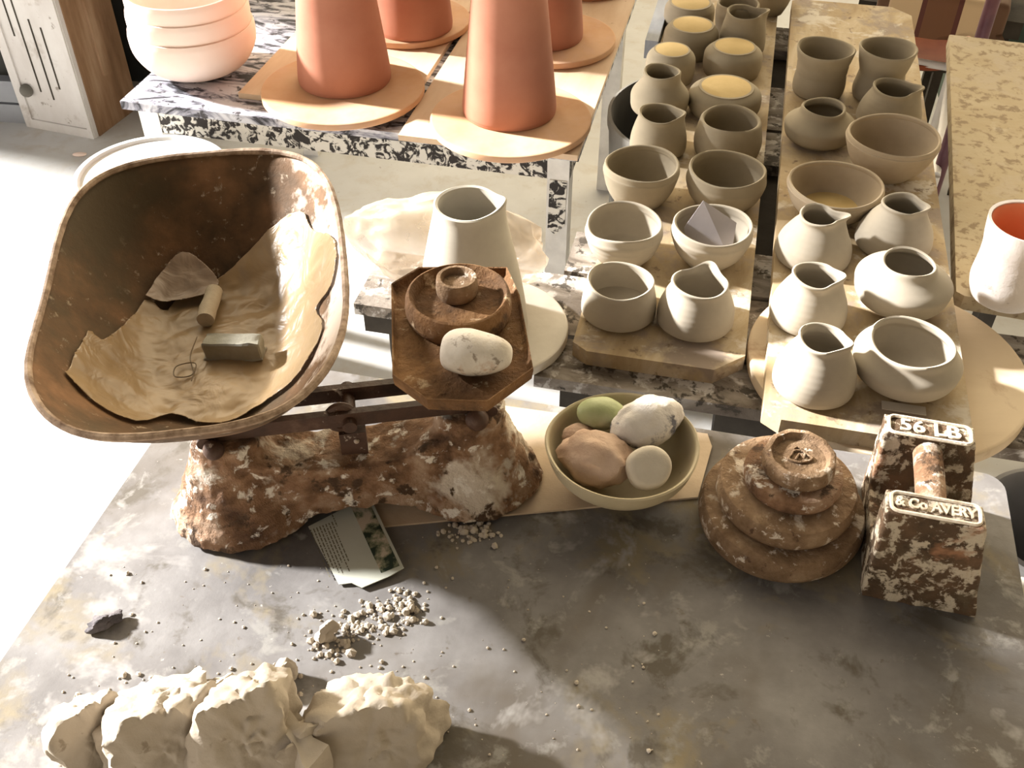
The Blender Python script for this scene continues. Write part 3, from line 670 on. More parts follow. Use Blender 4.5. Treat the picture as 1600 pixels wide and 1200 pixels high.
def snap(p, poly):
    best = None
    for a_, b2 in zip(poly, poly[1:]+poly[:1]):
        dx, dy = b2[0]-a_[0], b2[1]-a_[1]; t = max(0, min(1, ((p[0]-a_[0])*dx+(p[1]-a_[1])*dy)/(dx*dx+dy*dy+1e-12)))
        q_ = (a_[0]+t*dx, a_[1]+t*dy); d_ = (p[0]-q_[0])**2+(p[1]-q_[1])**2
        if best is None or d_ < best[0]: best = (d_, q_)
    return best[1]
def near(p, poly, r_):
    q_ = snap(p, poly); return (p[0]-q_[0])**2+(p[1]-q_[1])**2 < r_*r_
def pan_sheet(name, poly, mat, off, label, seed, amp=.005, step=.0018):
    P2 = [tuple(v_.xy) for v_ in catmull([pan_at(*q) for q in poly+poly[:1]], 3)[:-1]]
    bm = bmesh.new(); grid = {}
    nx = int(2*PWx/step)+2; ny = int(2*PLy/step)+2
    for i in range(nx):
        for j in range(ny):
            x, y = -PWx+i*step, -PLy+j*step
            jx, jy = x, y
            grid_in = inside((jx, jy), P2)
            if grid_in or near((x, y), P2, step*1.5):
                if not grid_in: x, y = snap((x, y), P2)
                zn = off+amp*(.5+.5*noise.fractal(Vector((x*28+seed, y*28, seed)), 1, 2, 3)) + amp*.8*abs(noise.noise(Vector((x*14+y*9, y*20-x*5, seed+3))))
                grid[i, j] = bm.verts.new((x, y, pan_z(x, y)+max(.0015, zn)))
    for (i, j) in list(grid):
        if all((i+a_, j+b2) in grid for a_, b2 in ((1, 0), (1, 1), (0, 1))):
            bm.faces.new((grid[i, j], grid[i+1, j], grid[i+1, j+1], grid[i, j+1]))
    for v in [v for v in bm.verts if not v.link_faces]: bm.verts.remove(v)
    me_o = link_mesh(name, bm, mat); me_o.matrix_world = PANM
    md = me_o.modifiers.new('solid', 'SOLIDIFY'); md.thickness = .0006; tag(me_o, label, 'sheet'); return me_o
pan_sheet('plastic_sheet', [(105, 590), (140, 525), (165, 540), (228, 478), (262, 492), (300, 440), (340, 445), (420, 365), (470, 338), (488, 365), (525, 385), (520, 450), (495, 490), (505, 520), (470, 590), (420, 630), (345, 668), (270, 655), (215, 665), (150, 635)],
          M_SHEET, .003, 'crumpled tan plastic sheet lining the scale pan', 3.0)
M_SHEET2 = sheet_mat('grey_brown_plastic', (.30, .22, .16), (.42, .33, .26), .8)
pan_sheet('plastic_scrap', [(232, 478), (255, 440), (290, 412), (318, 425), (345, 455), (330, 478), (290, 485)], M_SHEET2, .010, 'small folded brown plastic scrap near the middle of the scale pan', 8.0, .006)

def pan_thing(name, mat, px, py, size, rz, label, cat, kind):
    q = pan_at(px, py); bm = bmesh.new()
    if kind == 'stick': tube(bm, [(-size[0]/2, 0, 0), (-size[0]*.49, 0, 0), (-size[0]*.1, .0008, 0), (size[0]*.15, -.0004, .0003), (size[0]*.49, 0, 0), (size[0]/2, 0, 0)], [size[1]*.8, size[1], size[1]*1.03, size[1]*.98, size[1], size[1]*.85], 16)
    else:
        box(bm, -size[0]/2, size[0]/2, -size[1], size[1], -size[1], size[1]); bmesh.ops.subdivide_edges(bm, edges=bm.edges, cuts=5, use_grid_fill=True)
        for v in bm.verts: v.co += Vector((noise.noise(v.co*90), noise.noise(v.co*90+Vector((5, 0, 0))), noise.noise(v.co*90+Vector((0, 5, 0)))))*.0012
        bevel(bm, .0015, 1, 50)
    wp = PANM @ Vector((q.x, q.y, q.z+size[1]+.008)); o = link_mesh(name, bm, mat, None, True, wp, rz); tag(o, label, cat); return o
pan_thing('clay_stick', M_TANCLAY, 333, 497, (.050, .0088), radians(92), 'tan clay stick pointing away, lying on the sheet in the scale pan', 'clay', 'stick')
pan_thing('clay_stick', M_GREYCLAY, 370, 562, (.056, .0095), radians(-1), 'dark grey clay stick lying crosswise in the scale pan', 'clay', 'box')
q = pan_at(303, 592); bm = bmesh.new()
tube(bm, catmull([(-.004, .045, .016), (-.006, .02, .011), (.002, -.004, .010), (-.014, -.008, .010), (-.016, .006, .011), (.002, .009, .012), (.003, -.014, .010)], 6), .0006, 6)
wo = link_mesh('wire', bm, M_WIRE, None, True, PANM @ q); tag(wo, 'thin curled wire beside the grey clay stick in the pan', 'wire')

# weights and stone on the plate
def disc_weight(c, r, h, z, label, mat=M_WEIGHT, facets=False, recess=.7, emblem=False, waist=.0, group='round iron weights', deep=None):
    dp = deep or min(.006, h*.3)
    prof = [(0, 0), (r*.90, 0), (r*.97, h*.12), (r, h*.35), (r*(1-.0), h*.55), (r*.985, h*.80), (r*.955, h*.96), (r*.92, h), (r*(recess+.05), h), (r*recess, h-.003 if recess else h), (r*recess*.93, h-dp), (0, h-dp)]
    def fn(a, rr_, z_, k):
        f = 1+.008*sin(3*a+r*100)
        if facets and z_ > h*.4 and rr_ > r*.8:
            s_ = 2*pi/11; f *= cos(s_/2)/cos((a % s_)-s_/2)*1.01
        return rr_*f*cos(a), rr_*f*sin(a), z_
    bm = bmesh.new(); lathe(bm, prof, 64, fn); o = link_mesh('disc_weight', bm, mat, None, True, (c[0], c[1], z+.0002)); tag(o, label, 'weight', group)
    if emblem:
        bm = bmesh.new(); zt = h-min(.006, h*.3)+.001
        tube(bm, [(.010*cos(a_)*(1-.25*sin(3*a_)), .008*sin(a_), zt) for a_ in [2*pi*k/18 for k in range(18)]], .0013, 6, True)
        tube(bm, [(-.005, -.004, zt), (0, .003, zt+.0005), (.003, -.002, zt+.0005), (.006, .004, zt)], .0012, 6)
        tube(bm, [(-.004, .010, zt), (0, .013, zt), (.004, .010, zt)], .0012, 6)
        tag(link_mesh('emblem', bm, mat, o), 'raised worn emblem')
    return o
GP = 'weights on the scale plate'
h = .028; C = at(716, 457, PTOP+h); r = px2m(C, 84)
disc_weight(C, r, h, PTOP, 'broad rusty disc weight on the octagonal scale plate', M_PLATERUST, recess=.86, group=GP, deep=.011)
zt = PTOP+h-.011
h2 = .020; C2 = at(713, 433, zt+h2); r2 = px2m(C2, 33)
disc_weight(C2, r2, h2, zt+.0003, 'small round weight sitting inside the broad disc weight on the scale plate', M_WEIGHT, recess=.72, group=GP)
# pear shaped pebble
cs = at(745, 553, PTOP+.018); bm = bmesh.new(); bmesh.ops.create_icosphere(bm, subdivisions=4, radius=1)
for v in bm.verts:
    d = v.co.normalized(); xx = d.x; k = 1-.38*max(0, xx+.15)+.09*noise.noise(d*1.7)
    v.co = Vector((sin(xx*pi/2)*.0315, d.y*.0235*k, d.z*.020*k))
tag(link_mesh('pebble', bm, M_STONEW, None, True, (cs.x, cs.y, PTOP+.0195), radians(-8)), 'white pear-shaped pebble lying on the scale plate', 'stone')

# ------------------------------------------------------------------ bowl of stones
SZ = TZ+.0026
C, h = fit(972, 693, 792, SZ, 120); R = px2m((C.x, C.y, SZ+h), 120); B = px2m(C, 52)
outer = smooth_prof([(B*.9, 0), (B, .003), (R*.72, h*.28), (R*.92, h*.62), (R, h)], 6)
inner = [(r_-.004, z_) for r_, z_ in reversed(outer) if z_ > .008]
bm = bmesh.new(); lathe(bm, [(0, 0)]+outer+[(R-.0015, h+.0014), (R-.0032, h+.0006)]+inner+[(B*.5, .006), (0, .006)], 80, lambda a, r_, z_, k: (r_*(1+.01*sin(2*a+1)+.006*sin(5*a))*cos(a), r_*(1+.01*sin(2*a+1))*sin(a), z_*(1+.03*sin(2*a+.5))))
tag(link_mesh('bowl', bm, M_BOWL, None, True, (C.x, C.y, SZ)), 'cream bowl holding five stones, in front of the slatted stand', 'bowl')
GS = 'stones in the cream bowl'
def stone(px, py, zz, rad, mat, rz, label, seed, amp=.10, freq=1.2, tilt=0):
    c = at(px, py, SZ+zz); bm = bmesh.new(); blob(bm, (0, 0, 0), rad, 4, amp, freq, seed)
    o = link_mesh('stone', bm, mat, None, True, (c.x, c.y, SZ+zz)); o.rotation_euler = (tilt, 0, rz); tag(o, label, 'stone', GS); return o
stone(940, 646, .054, (.026, .018, .017), M_STONEG, radians(-8), 'smooth green egg-shaped stone at the back of the cream bowl', 3, .06)
stone(1010, 659, .058, (.040, .027, .025), M_STONEB, radians(28), 'large white stone with black patches on the right in the cream bowl', 11, .14, 1.6)
stone(932, 716, .042, (.038, .030, .026), M_STONEP, radians(-22), 'lumpy pinkish-brown stone at the left in the cream bowl', 5, .17, 1.8)
stone(905, 680, .040, (.018, .014, .012), M_STONEP, radians(10), 'small brown stone tucked behind the pinkish-brown stone', 9, .1)
# flat-ended cream stone: short fat cylinder facing the viewer
c = at(1012, 732, SZ+.052); bm = bmesh.new(); lathe(bm, smooth_prof([(0, .016), (.014, .0158), (.0205, .0125), (.0225, .005), (.021, -.008), (.014, -.016), (0, -.018)], 4), 40, lambda a, r_, z_, k: (r_*(1+.04*sin(3*a))*cos(a), r_*(1+.04*sin(2*a))*sin(a), z_))
o = link_mesh('stone', bm, M_STONEC, None, True, (c.x, c.y, SZ+.052)); o.rotation_euler = (radians(38), radians(6), 0)
tag(o, 'round flat-ended cream stone nearest in the cream bowl', 'stone', GS)

# ------------------------------------------------------------------ stack of round weights
GW = 'stacked round weights beside the block weight'
C, h1 = fit(1222, 806, 906, TZ, 240); r1 = px2m(C, 126); C.x -= .003
r2 = px2m((C.x, C.y, TZ+.04), 108)
zt_total = at(1232, 712, 0)
t_ = (600-712)/FPX; zz = C.y*(t_*cos(PITCH)-sin(PITCH))/(cos(PITCH)+t_*sin(PITCH))+CAM_H-TZ      # full height at stack axis
hs = [zz*.33, zz*.27, zz*.19, zz*.21]
z = TZ
disc_weight(C, r1, hs[0], z, 'widest round rusty weight at the bottom of the stack', M_WEIGHT, recess=0.60, group=GW); z += hs[0]+.0002
disc_weight(C+Vector((.001, .002, 0)), r2, hs[1], z, 'second widest round weight, resting on the widest of the stack', M_WEIGHT, recess=.55, group=GW); z += hs[1]+.0002
r3 = px2m((C.x, C.y, z), 76); disc_weight(C+Vector((.004, .003, 0)), r3, hs[2], z, 'third round weight up the stack, just under the faceted top one', M_RUSTW, recess=.5, group=GW); z += hs[2]+.0002
r4 = px2m((C.x, C.y, z+.01), 57); disc_weight(C+Vector((.006, .003, 0)), r4, hs[3], z, 'faceted top weight with an emblem in its recess, topmost of the stack', M_WEIGHT, True, .76, True, group=GW)

# ------------------------------------------------------------------ block weight with handle
bl = at(1345, 930, TZ); br_ = at(1525, 965, TZ); bw = (br_-bl).length; BL = .142; BH = .113
org = (bl+br_)/2
bt = empty('block_weight', (org.x, org.y, TZ), math.atan2(br_.y-bl.y, br_.x-bl.x)); tag(bt, 'tall slip-spattered iron block weight with a handle bar between two horns', 'weight')
hw0, hw1 = bw/2, bw/2*.80; LEAN = -.013; 
def bx_taper(bm, y0, y1, z0, z1, yt0, yt1):
    def hw(z): return hw0+(hw1-hw0)*z/BH
    vs = [bm.verts.new(p) for p in ((-hw(z0), y0, z0), (hw(z0), y0, z0), (hw(z0), y1, z0), (-hw(z0), y1, z0), (-hw(z1), yt0, z1), (hw(z1), yt0, z1), (hw(z1), yt1, z1), (-hw(z1), yt1, z1))]
    for f in ((0,1,2,3), (4,5,6,7), (0,1,5,4), (1,2,6,5), (2,3,7,6), (3,0,4,7)): bm.faces.new([vs[i] for i in f])
bm = bmesh.new()
bx_taper(bm, 0, BL, 0, .045, .003, BL-.003); bx_taper(bm, .002, .042, .040, BH, .006, .034); bx_taper(bm, BL-.042, BL-.002, .040, BH, BL-.034, BL-.006)
body = link_mesh('iron_body', bm, M_BLOCKW, bt)
rm = body.modifiers.new('remesh', 'REMESH'); rm.mode = 'VOXEL'; rm.voxel_size = .0016; rm.use_smooth_shade = True
for v in body.data.vertices: v.co.x += LEAN*v.co.z/BH
s2 = body.modifiers.new('smooth', 'SMOOTH'); s2.iterations = 6; s2.factor = .6
d2 = body.modifiers.new('disp', 'DISPLACE'); d2.texture = tx; d2.strength = .003
bm = bmesh.new(); tube(bm, catmull([(LEAN*.9, .028, BH-.016), (LEAN*.9, .05, BH-.015), (LEAN*.9, BL/2, BH-.0145), (LEAN*.9, BL-.05, BH-.015), (LEAN*.9, BL-.028, BH-.016)], 5), .0135, 20)
tag(link_mesh('handle', bm, M_RUSTW, bt), 'pale worn handle bar')
def frame_and_text(y0, y1, txt, size, xs=1.0):
    zt = BH+.0006; rim = rrect(-hw1+.004, hw1-.004, y0, y1, .006, 4)
    bm = bmesh.new(); tube(bm, [(x+LEAN, y, zt) for x, y in rim], .0019, 6, True)
    o = link_mesh('lettered_rim', bm, M_BLOCKTOP, bt)
    cu = bpy.data.curves.new('lettering', 'FONT'); cu.body = txt; cu.size = size; cu.extrude = .0012; cu.align_x = 'CENTER'; cu.align_y = 'CENTER'; cu.offset = .0004
    to = bpy.data.objects.new('lettering_curve', cu); COL.objects.link(to)
    bpy.context.view_layer.update()
    me = bpy.data.meshes.new_from_object(to.evaluated_get(bpy.context.evaluated_depsgraph_get())); bpy.data.objects.remove(to)
    me.materials.clear(); me.materials.append(M_BLOCKTOP)
    lo = bpy.data.objects.new('lettering', me); COL.objects.link(lo); lo.parent = o; lo.location = (LEAN, (y0+y1)/2, BH+.0008); lo.scale = (xs, 1, 1)
frame_and_text(.0085, .0315, '& Co AVERY', .0155, .82)
frame_and_text(BL-.0325, BL-.0085, '56 LB', .022, 1.1)

# ------------------------------------------------------------------ card
cpts = [at(482, 825, TZ), at(578, 780, TZ), at(632, 893, TZ), at(610, 905, TZ), at(566, 922, TZ), at(550, 914, TZ), at(530, 916, TZ)]
cc = at(560, 850, TZ); ax = (cpts[2]-cpts[1]).normalized(); ay = Vector((-ax.y, ax.x, 0)); rz_c = math.atan2(ax.y, ax.x)
cl = [((p-cc).dot(ax), (p-cc).dot(ay)) for p in cpts]
bm = bmesh.new(); prism(bm, cl, 0, .0009)
card = link_mesh('postcard', bm, M_CARD, None, False, (cc.x, cc.y, TZ+.0036), rz_c); card.rotation_euler = (radians(3), 0, rz_c)
tag(card, 'pale printed card with a photo strip lying against the foot of the scale', 'card')
x0, x1 = cl[1][0]+.004, cl[2][0]-.004; yt = cl[1][1]-.003
bm = bmesh.new(); box(bm, x0, x1, yt-.019, yt, .0009, .0011); tag(link_mesh('photo_strip', bm, M_PHOTO, card, False), 'dark photo strip')
bm = bmesh.new(); rnd = random.Random(4)
for k in range(9):
    yy = yt-.040-k*.0032; L0 = x0+.012; L1 = x1-.012-rnd.random()*.02
    if k == 0: L0, L1 = x0+.0, x0+.02
    x = L0
    while x < L1:
        ln = .0015+rnd.random()*.005; box(bm, x, min(x+ln, L1), yy, yy+.0011, .0009, .0010); x += ln+.0012
link_mesh('printed_text', bm, M_INK, card, False)

# ------------------------------------------------------------------ clay lumps and crumbs
GC = 'raw clay lumps in the torn pile'
def lump(px, py, rad, label, seed, rz=0, amp=.35, tilt=(0, 0), freq=1.3, name='clay_lump', grp=GC, cat='clay', mat=None, z=None, sub=5):
    c = at(px, py, TZ+rad[2]*.55); bm = bmesh.new()
    R_ = Matrix.Rotation(rz, 3, 'Z') @ Matrix.Rotation(tilt[0], 3, 'X') @ Matrix.Rotation(tilt[1], 3, 'Y')
    chunk(bm, [q_*1.12 for q_ in rad], sub, seed, amp*.55, R_)
    zz = z if z is not None else rad[2]*.62
    for v in bm.verts:
        p_ = v.co; v.co = p_+Vector((noise.noise(p_*70+Vector((seed, 0, 0))), noise.noise(p_*70+Vector((0, seed, 0))), noise.noise(p_*70+Vector((0, 0, seed)))))*.0022 - p_.normalized()*.004*max(0, .3-abs(noise.noise(Vector((p_.x*55, p_.y*55, p_.z*22))+Vector((seed, 0, 0)))))/.3
        if v.co.z < -zz: v.co.z = -zz
    o = link_mesh(name, bm, mat or M_LUMP, None, True, (c.x, c.y, TZ+zz+.0003)); tag(o, label, cat, grp)
    try: o.data.set_sharp_from_angle(angle=radians(50))
    except Exception: pass
    return o
lump(150, 1150, (.028, .034, .038), 'torn clay lump at the left end of the pile', 1, .3)
lump(175, 1105, (.016, .010, .006), 'small flat clay flake behind the left end of the pile', 2, .2, .4)
lump(208, 1150, (.022, .042, .042), 'narrow upright clay lump second from the left in the pile', 21, .1)
lump(275, 1155, (.040, .048, .058), 'dark-faced clay lump between the left end and the tall one', 31, -.2)
lump(400, 1150, (.048, .054, .070), 'tallest torn clay lump in the middle of the pile', 44, .15, .4)
lump(335, 1115, (.024, .026, .040), 'clay lump leaning on the left of the tallest one', 51, .4)
lump(515, 1165, (.034, .040, .046), 'low clay lump right of the slanting slab', 61, -.3)
lump(600, 1150, (.050, .050, .050), 'broad flat-topped clay lump at the right end of the pile', 71, -.1, .3)
lump(580, 1108, (.016, .014, .028), 'clay knob standing behind the right end of the pile', 81, .2, .3)
lump(433, 1062, (.018, .011, .016), 'small clay flap standing at the back tip of the pile', 91, .6, .3)
lump(510, 992, (.011, .008, .013), 'small pointed clay bit between the pile and the crumbs', 13, .2, .3, grp='loose clay bits on the table', sub=4)
lump(640, 955, (.006, .006, .005), 'tiny pale clay bit right of the crumbs', 15, .2, .3, grp='loose clay bits on the table', sub=3)
lump(170, 972, (.017, .008, .008), 'dark crumbly dirt lump alone near the left edge of the table', 17, .3, .5, mat=mottled('dark_crumb', [(.3, (.05, .045, .05)), (.7, (.16, .14, .14))], 80, bump=.5), grp='loose clay bits on the table', cat='dirt', name='dirt_lump', sub=4)
# slanting slab
pA, pB = at(402, 1082, TZ+.055), at(500, 1195, TZ+.050); sl = (pB-pA); bm = bmesh.new()
box(bm, 0, sl.length, -.009, .009, -.045, .004); bmesh.ops.subdivide_edges(bm, edges=bm.edges, cuts=9, use_grid_fill=True)
for v in bm.verts: v.co += Vector((noise.noise(v.co*50), noise.noise(v.co*50+Vector((7, 0, 0))), noise.noise(v.co*50+Vector((0, 7, 0)))))*.006
slab = link_mesh('clay_slab', bm, M_LUMP, None, True, pA, math.atan2(sl.y, sl.x)); tag(slab, 'slanting pale clay slab set on edge across the pile', 'clay', GC)
# crumbs
rnd = random.Random(11); bm = bmesh.new()
def crumb(px, py, s):
    p_ = at(px, py, TZ); r = bmesh.ops.create_icosphere(bm, subdivisions=1, radius=s)
    for v in r['verts']: v.co = Vector((v.co.x*(.8+rnd.random()*.5), v.co.y*(.8+rnd.random()*.5), v.co.z*(.6+rnd.random()*.4))) + Vector((p_.x, p_.y, TZ+s*.35))
for k in range(260):
    t = rnd.random(); crumb(500+150*t+rnd.gauss(0, 16), 1010-70*t+rnd.gauss(0, 18), abs(rnd.gauss(0, .0016))+.0007)
for k in range(80): crumb(90+rnd.random()*600, 1090-rnd.random()*60+abs(rnd.gauss(0, 20)), abs(rnd.gauss(0, .0012))+.0006)
for k in range(90): crumb(230+rnd.random()*200, 1085+rnd.gauss(0, 10), abs(rnd.gauss(0, .0022))+.0008)
for k in range(170): crumb(150+rnd.random()*900, 880+rnd.random()*300, abs(rnd.gauss(0, .0008))+.0004)
for k in range(90): crumb(740+rnd.gauss(0, 25), 832+rnd.gauss(0, 10), abs(rnd.gauss(0, .0014))+.0006)
tag(link_mesh('clay_crumbs', bm, M_LUMP, None, False), 'scattered clay crumbs on the table in front of the scale', 'crumbs', kind='stuff')

# ------------------------------------------------------------------ crate table with cones
CZ = .55
c0 = at(187, 158, CZ); c1 = at(903, 244, CZ); cw = (c1-c0).dot(U)
ct = empty('low_table', (c0.x, c0.y, 0), G); tag(ct, 'low table with peeling black and white paint under the terracotta vases', 'table')
bm = bmesh.new(); box(bm, 0, cw, 0, .84, CZ-.018, CZ); bevel(bm, .003, 2); link_mesh('table_top', bm, M_CRATE, ct, False)
bm = bmesh.new(); box(bm, .03, cw-.02, .02, .036, CZ-.075, CZ-.018); box(bm, .03, .046, .036, .82, CZ-.075, CZ-.018); box(bm, cw-.036, cw-.02, .036, .82, CZ-.075, CZ-.018); box(bm, .03, cw-.02, .80, .816, CZ-.075, CZ-.018)
link_mesh('apron', bm, M_CRATESIDE, ct, False)
for x in (.025, cw-.065):
    for y in (.018, .78):
        bm = bmesh.new(); box(bm, x, x+.045, y, y+.045, 0, CZ-.018)
        bevel(bm, .004); lg = link_mesh('leg', bm, M_LEG, ct, False)
        if x > .1 and y < .1:
            bm = bmesh.new(); prism(bm, [(x+.004, CZ-.19), (x+.02, CZ-.205), (x+.04, CZ-.18), (x+.041, CZ-.075), (x+.006, CZ-.075)], 0, .0015)
            for v in bm.verts: v.co = Vector((v.co.x, y-.0005-v.co.z, v.co.y))
            tag(link_mesh('paint_patch', bm, M_CRATESIDE, lg, False), 'flaked dark paint patch')
YZ = CZ+.012
def ply(fl_px, w_, l_, label):
    f = at(*fl_px, YZ); bm = bmesh.new(); box(bm, 0, w_, 0, l_, 0, YZ-CZ); bevel(bm, .002, 1)
    tag(link_mesh('ware_board', bm, M_PLY, None, False, (f.x, f.y, CZ+.0002), G), label, 'board')
p1 = at(622, 212, YZ); p2 = at(640, 172, YZ)
ply((622, 211), .36, .80, 'plywood ware board with two terracotta vases at the right of the low table')
pL = p1 + V*.0 - U*.385 + V*.10
bm = bmesh.new(); box(bm, 0, .365, 0, .70, 0, YZ-CZ); bevel(bm, .002, 1)
tag(link_mesh('ware_board', bm, M_PLY, None, False, (pL.x, pL.y, CZ+.0002), G), 'plywood ware board at the left of the dark gap on the low table', 'board')
DZ = YZ+.016
GV = 'terracotta vases on round bats'
def vase(cx, by, bw_, hgt, top_f, bat, lab_v, lab_b):
    cB = at(bat[0], bat[1], DZ); rB = px2m(cB, bat[2]/2)
    disc('round_bat', M_BAT, cB, rB, YZ+.0003, DZ-YZ-.0003, lab_b)['group'] = 'round bats under the terracotta vases'
    F = at(cx, by, DZ); u = Vector((F.x, F.y, 0)).normalized(); r = bw_/2/FPX*depth_of(F+u*.08); C = F+u*r
    bm = bmesh.new(); rt = r*top_f
    out = smooth_prof([(r*.97, 0), (r, .004), (r*.985, hgt*.08), (r+(rt-r)*.5, hgt*.5), (rt, hgt*.93), (rt*1.05, hgt)], 8)
    inn = [(q[0]-.006, q[1]) for q in reversed(out) if q[1] > .01]
    lathe(bm, [(0, 0)]+out+inn+[(0, .01)], 80)
    tag(link_mesh('terracotta_vase', bm, M_TERRA, None, True, (C.x, C.y, DZ+.0003)), lab_v, 'vase', GV)
vase(543, 155, 144, .46, .52, (536, 134, 254), 'terracotta vase standing front left on the low table', 'round bat under the front left terracotta vase')
vase(796, 207, 146, .46, .52, (798, 182, 252), 'terracotta vase nearest the right front corner of the low table', 'round bat under the terracotta vase nearest the right front corner')
vase(648, 66, 122, .46, .55, (640, 28, 190), 'terracotta vase behind the front left one', 'round bat under the terracotta vase behind the front left one')
vase(848, 82, 124, .46, .55, (862, 56, 200), 'terracotta vase behind the right front one', 'round bat under the terracotta vase behind the right front one')
vase(905, -22, 100, .46, .55, (915, -38, 160), 'farthest terracotta vase, beyond the top of the photo', 'farthest round bat at the top edge of the photo')
# stacked pale bowls
C, h = fit(290, 0, 129, CZ, 96); Rb = px2m((C.x, C.y, CZ+.09), 97)
zb = CZ; 
def stack_bowl(z0, hb, R_, B_, label):
    out = smooth_prof([(B_*.9, 0), (B_, .003), (R_*.80, hb*.22), (R_*.97, hb*.55), (R_, hb*.85), (R_*.985, hb)], 6); inn = [(q[0]-.005, q[1]+.0) for q in reversed(out) if q[1] > .01]
    bm = bmesh.new(); lathe(bm, [(0, 0)]+out+[(out[-1][0]-.0025, hb+.001)]+inn+[(0, .008)], 80)
    tag(link_mesh('pale_bowl', bm, M_PINKBOWL, None, True, (C.x, C.y, z0+.0002)), label, 'bowl', 'nested pale pink bowls')
def h_front(py, R_):   # height at which the near edge of a ring of radius R_ shows at py
    y = C.y-R_; t = (600-py)/FPX; return y*(t*cos(PITCH)-sin(PITCH))/(cos(PITCH)+t*sin(PITCH))+CAM_H-CZ
z3 = h_front(77, Rb); z2 = h_front(47, Rb); z1 = h_front(20, Rb)
Bb = px2m(C, 50)
stack_bowl(CZ, z3, Rb, Bb, 'bottom bowl of the nested pale pink stack on the low table')
stack_bowl(CZ+(z2-z3), z3, Rb*.965, Bb*.82, 'middle bowl of the nested pale pink stack')
stack_bowl(CZ+(z1-z3), z3, Rb*.93, Bb*.82, 'top bowl of the nested pale pink stack')

# ------------------------------------------------------------------ white tub with lid, on the floor
WZ = .50; C = at(236, 268, WZ); R = px2m(C, 119)
wt_o = empty('white_tub', (C.x, C.y, 0)); tag(wt_o, 'white plastic tub with lid on the floor behind the scale pan', 'tub')
bm = bmesh.new(); lathe(bm, [(0, 0), (R*.80, 0), (R*.82, .01), (R*.95, WZ-.05), (R*.95, WZ-.02), (0, WZ-.02)], 64); link_mesh('tub_body', bm, M_WHITE, wt_o)
bm = bmesh.new(); lathe(bm, [(R*.955, WZ-.035), (R, WZ-.03), (R*1.01, WZ-.006), (R*.99, WZ), (R*.93, WZ), (R*.90, WZ-.006), (0, WZ-.004), (0, WZ-.019), (R*.955, WZ-.019)], 64); link_mesh('lid', bm, M_WHITE, wt_o)
e = at(125, 285, WZ); a_ = math.atan2(e.y-C.y, e.x-C.x); bm = bmesh.new()
box(bm, R*.96, R*1.10, -.03, .03, WZ-.045, WZ-.008, Matrix.Rotation(a_, 4, 'Z')); bevel(bm, .008, 3); link_mesh('handle', bm, M_WHITE, wt_o)

# ------------------------------------------------------------------ dark grey tub beside left board
TBZ = .60; e = at(951, 188, TBZ); R = .20; C = Vector((e.x+R, e.y+.02, 0))
bm = bmesh.new(); lathe(bm, [(0, 0), (R*.78, 0), (R*.80, .01), (R*.98, TBZ-.03), (R, TBZ-.02), (R, TBZ), (R*.97, TBZ+.002), (R*.95, TBZ-.01), (R*.77, .02), (0, .02)], 64)
tag(link_mesh('rubber_tub', bm, M_TUB, None, True, C), 'dark grey rubber tub half hidden below the left ware board', 'tub')

# blue grey batten left of left board
f = at(1017, 76, PZ+.02); bm = bmesh.new(); box(bm, -.012, .012, 0, .5, 0, .035); bevel(bm, .003, 1)
tag(link_mesh('painted_batten', bm, M_BLUEGREY, None, False, (f.x, f.y, PZ+.0002), G), 'blue-grey painted batten left of the upturned bowls', 'batten')
bm = bmesh.new(); 

# ------------------------------------------------------------------ upper left: panelled box, dark backing box
bm.free()
k0 = at(155, 214, 0); k1 = at(212, 168, 0); rzk = radians(-19)
kt = empty('cupboard', (k0.x, k0.y, 0), rzk); tag(kt, 'narrow cupboard with whitewashed front and brown timber side, upper left', 'cupboard')
KW, KD, KH = .255, .21, 1.35
bm = bmesh.new(); box(bm, -KW+.012, -.012, .012, KD, 0.012, KH); link_mesh('carcass', bm, M_CUPB, kt, False)
bm = bmesh.new(); box(bm, -.012, 0, 0.004, KD, 0, KH); box(bm, 0, .008, KD*.42, KD*.60, .16, KH); bevel(bm, .002, 1); tag(link_mesh('side_panel', bm, M_CUPB, kt, False), 'brown timber side')
bm = bmesh.new(); box(bm, -KW, -.004, -.012, .012, .0, KH); bevel(bm, .002, 1)
fp = link_mesh('front_panel', bm, M_CUPW, kt, False); tag(fp, 'whitewashed front')
bm = bmesh.new(); box(bm, -KW, -KW+.03, -.018, -.012, .0, KH); box(bm, -.022, -.006, -.018, -.012, .0, KH); box(bm, -KW+.03, -.022, -.018, -.012, .0, .03); bevel(bm, .002, 1)
link_mesh('moulding', bm, M_CUPW, fp, False)
bm = bmesh.new()
for x, za, zb_ in ((-.16, .13, .42), (-.12, .11, .36), (-.085, .15, .34), (-.19, .3, KH)):
    box(bm, x, x+.005, -.0135, -.0115, za, zb_)
link_mesh('slot', bm, M_PALLETDK, fp, False)
bm = bmesh.new(); bmesh.ops.create_uvsphere(bm, u_segments=16, v_segments=10, radius=.02); bmesh.ops.translate(bm, verts=bm.verts, vec=(-KW+.05, -.02, .13)); link_mesh('knob', bm, M_TUB, fp)
cb0 = at(-60, 203, 0)
ct2 = empty('dark_backing', (cb0.x-.02, cb0.y+.05, 0), radians(-8)); tag(ct2, 'near-black box added for the dark beyond, on a blue-grey plinth behind the narrow cupboard', 'cabinet')
bm = bmesh.new(); box(bm, -.5, .95, .35, .75, 0, 1.5); box(bm, -.5, .20, .06, .36, .14, 1.5); bevel(bm, .004, 1); link_mesh('backing_body', bm, M_BACKING, ct2, False)  # near-black box added in place of the unlit floor beyond
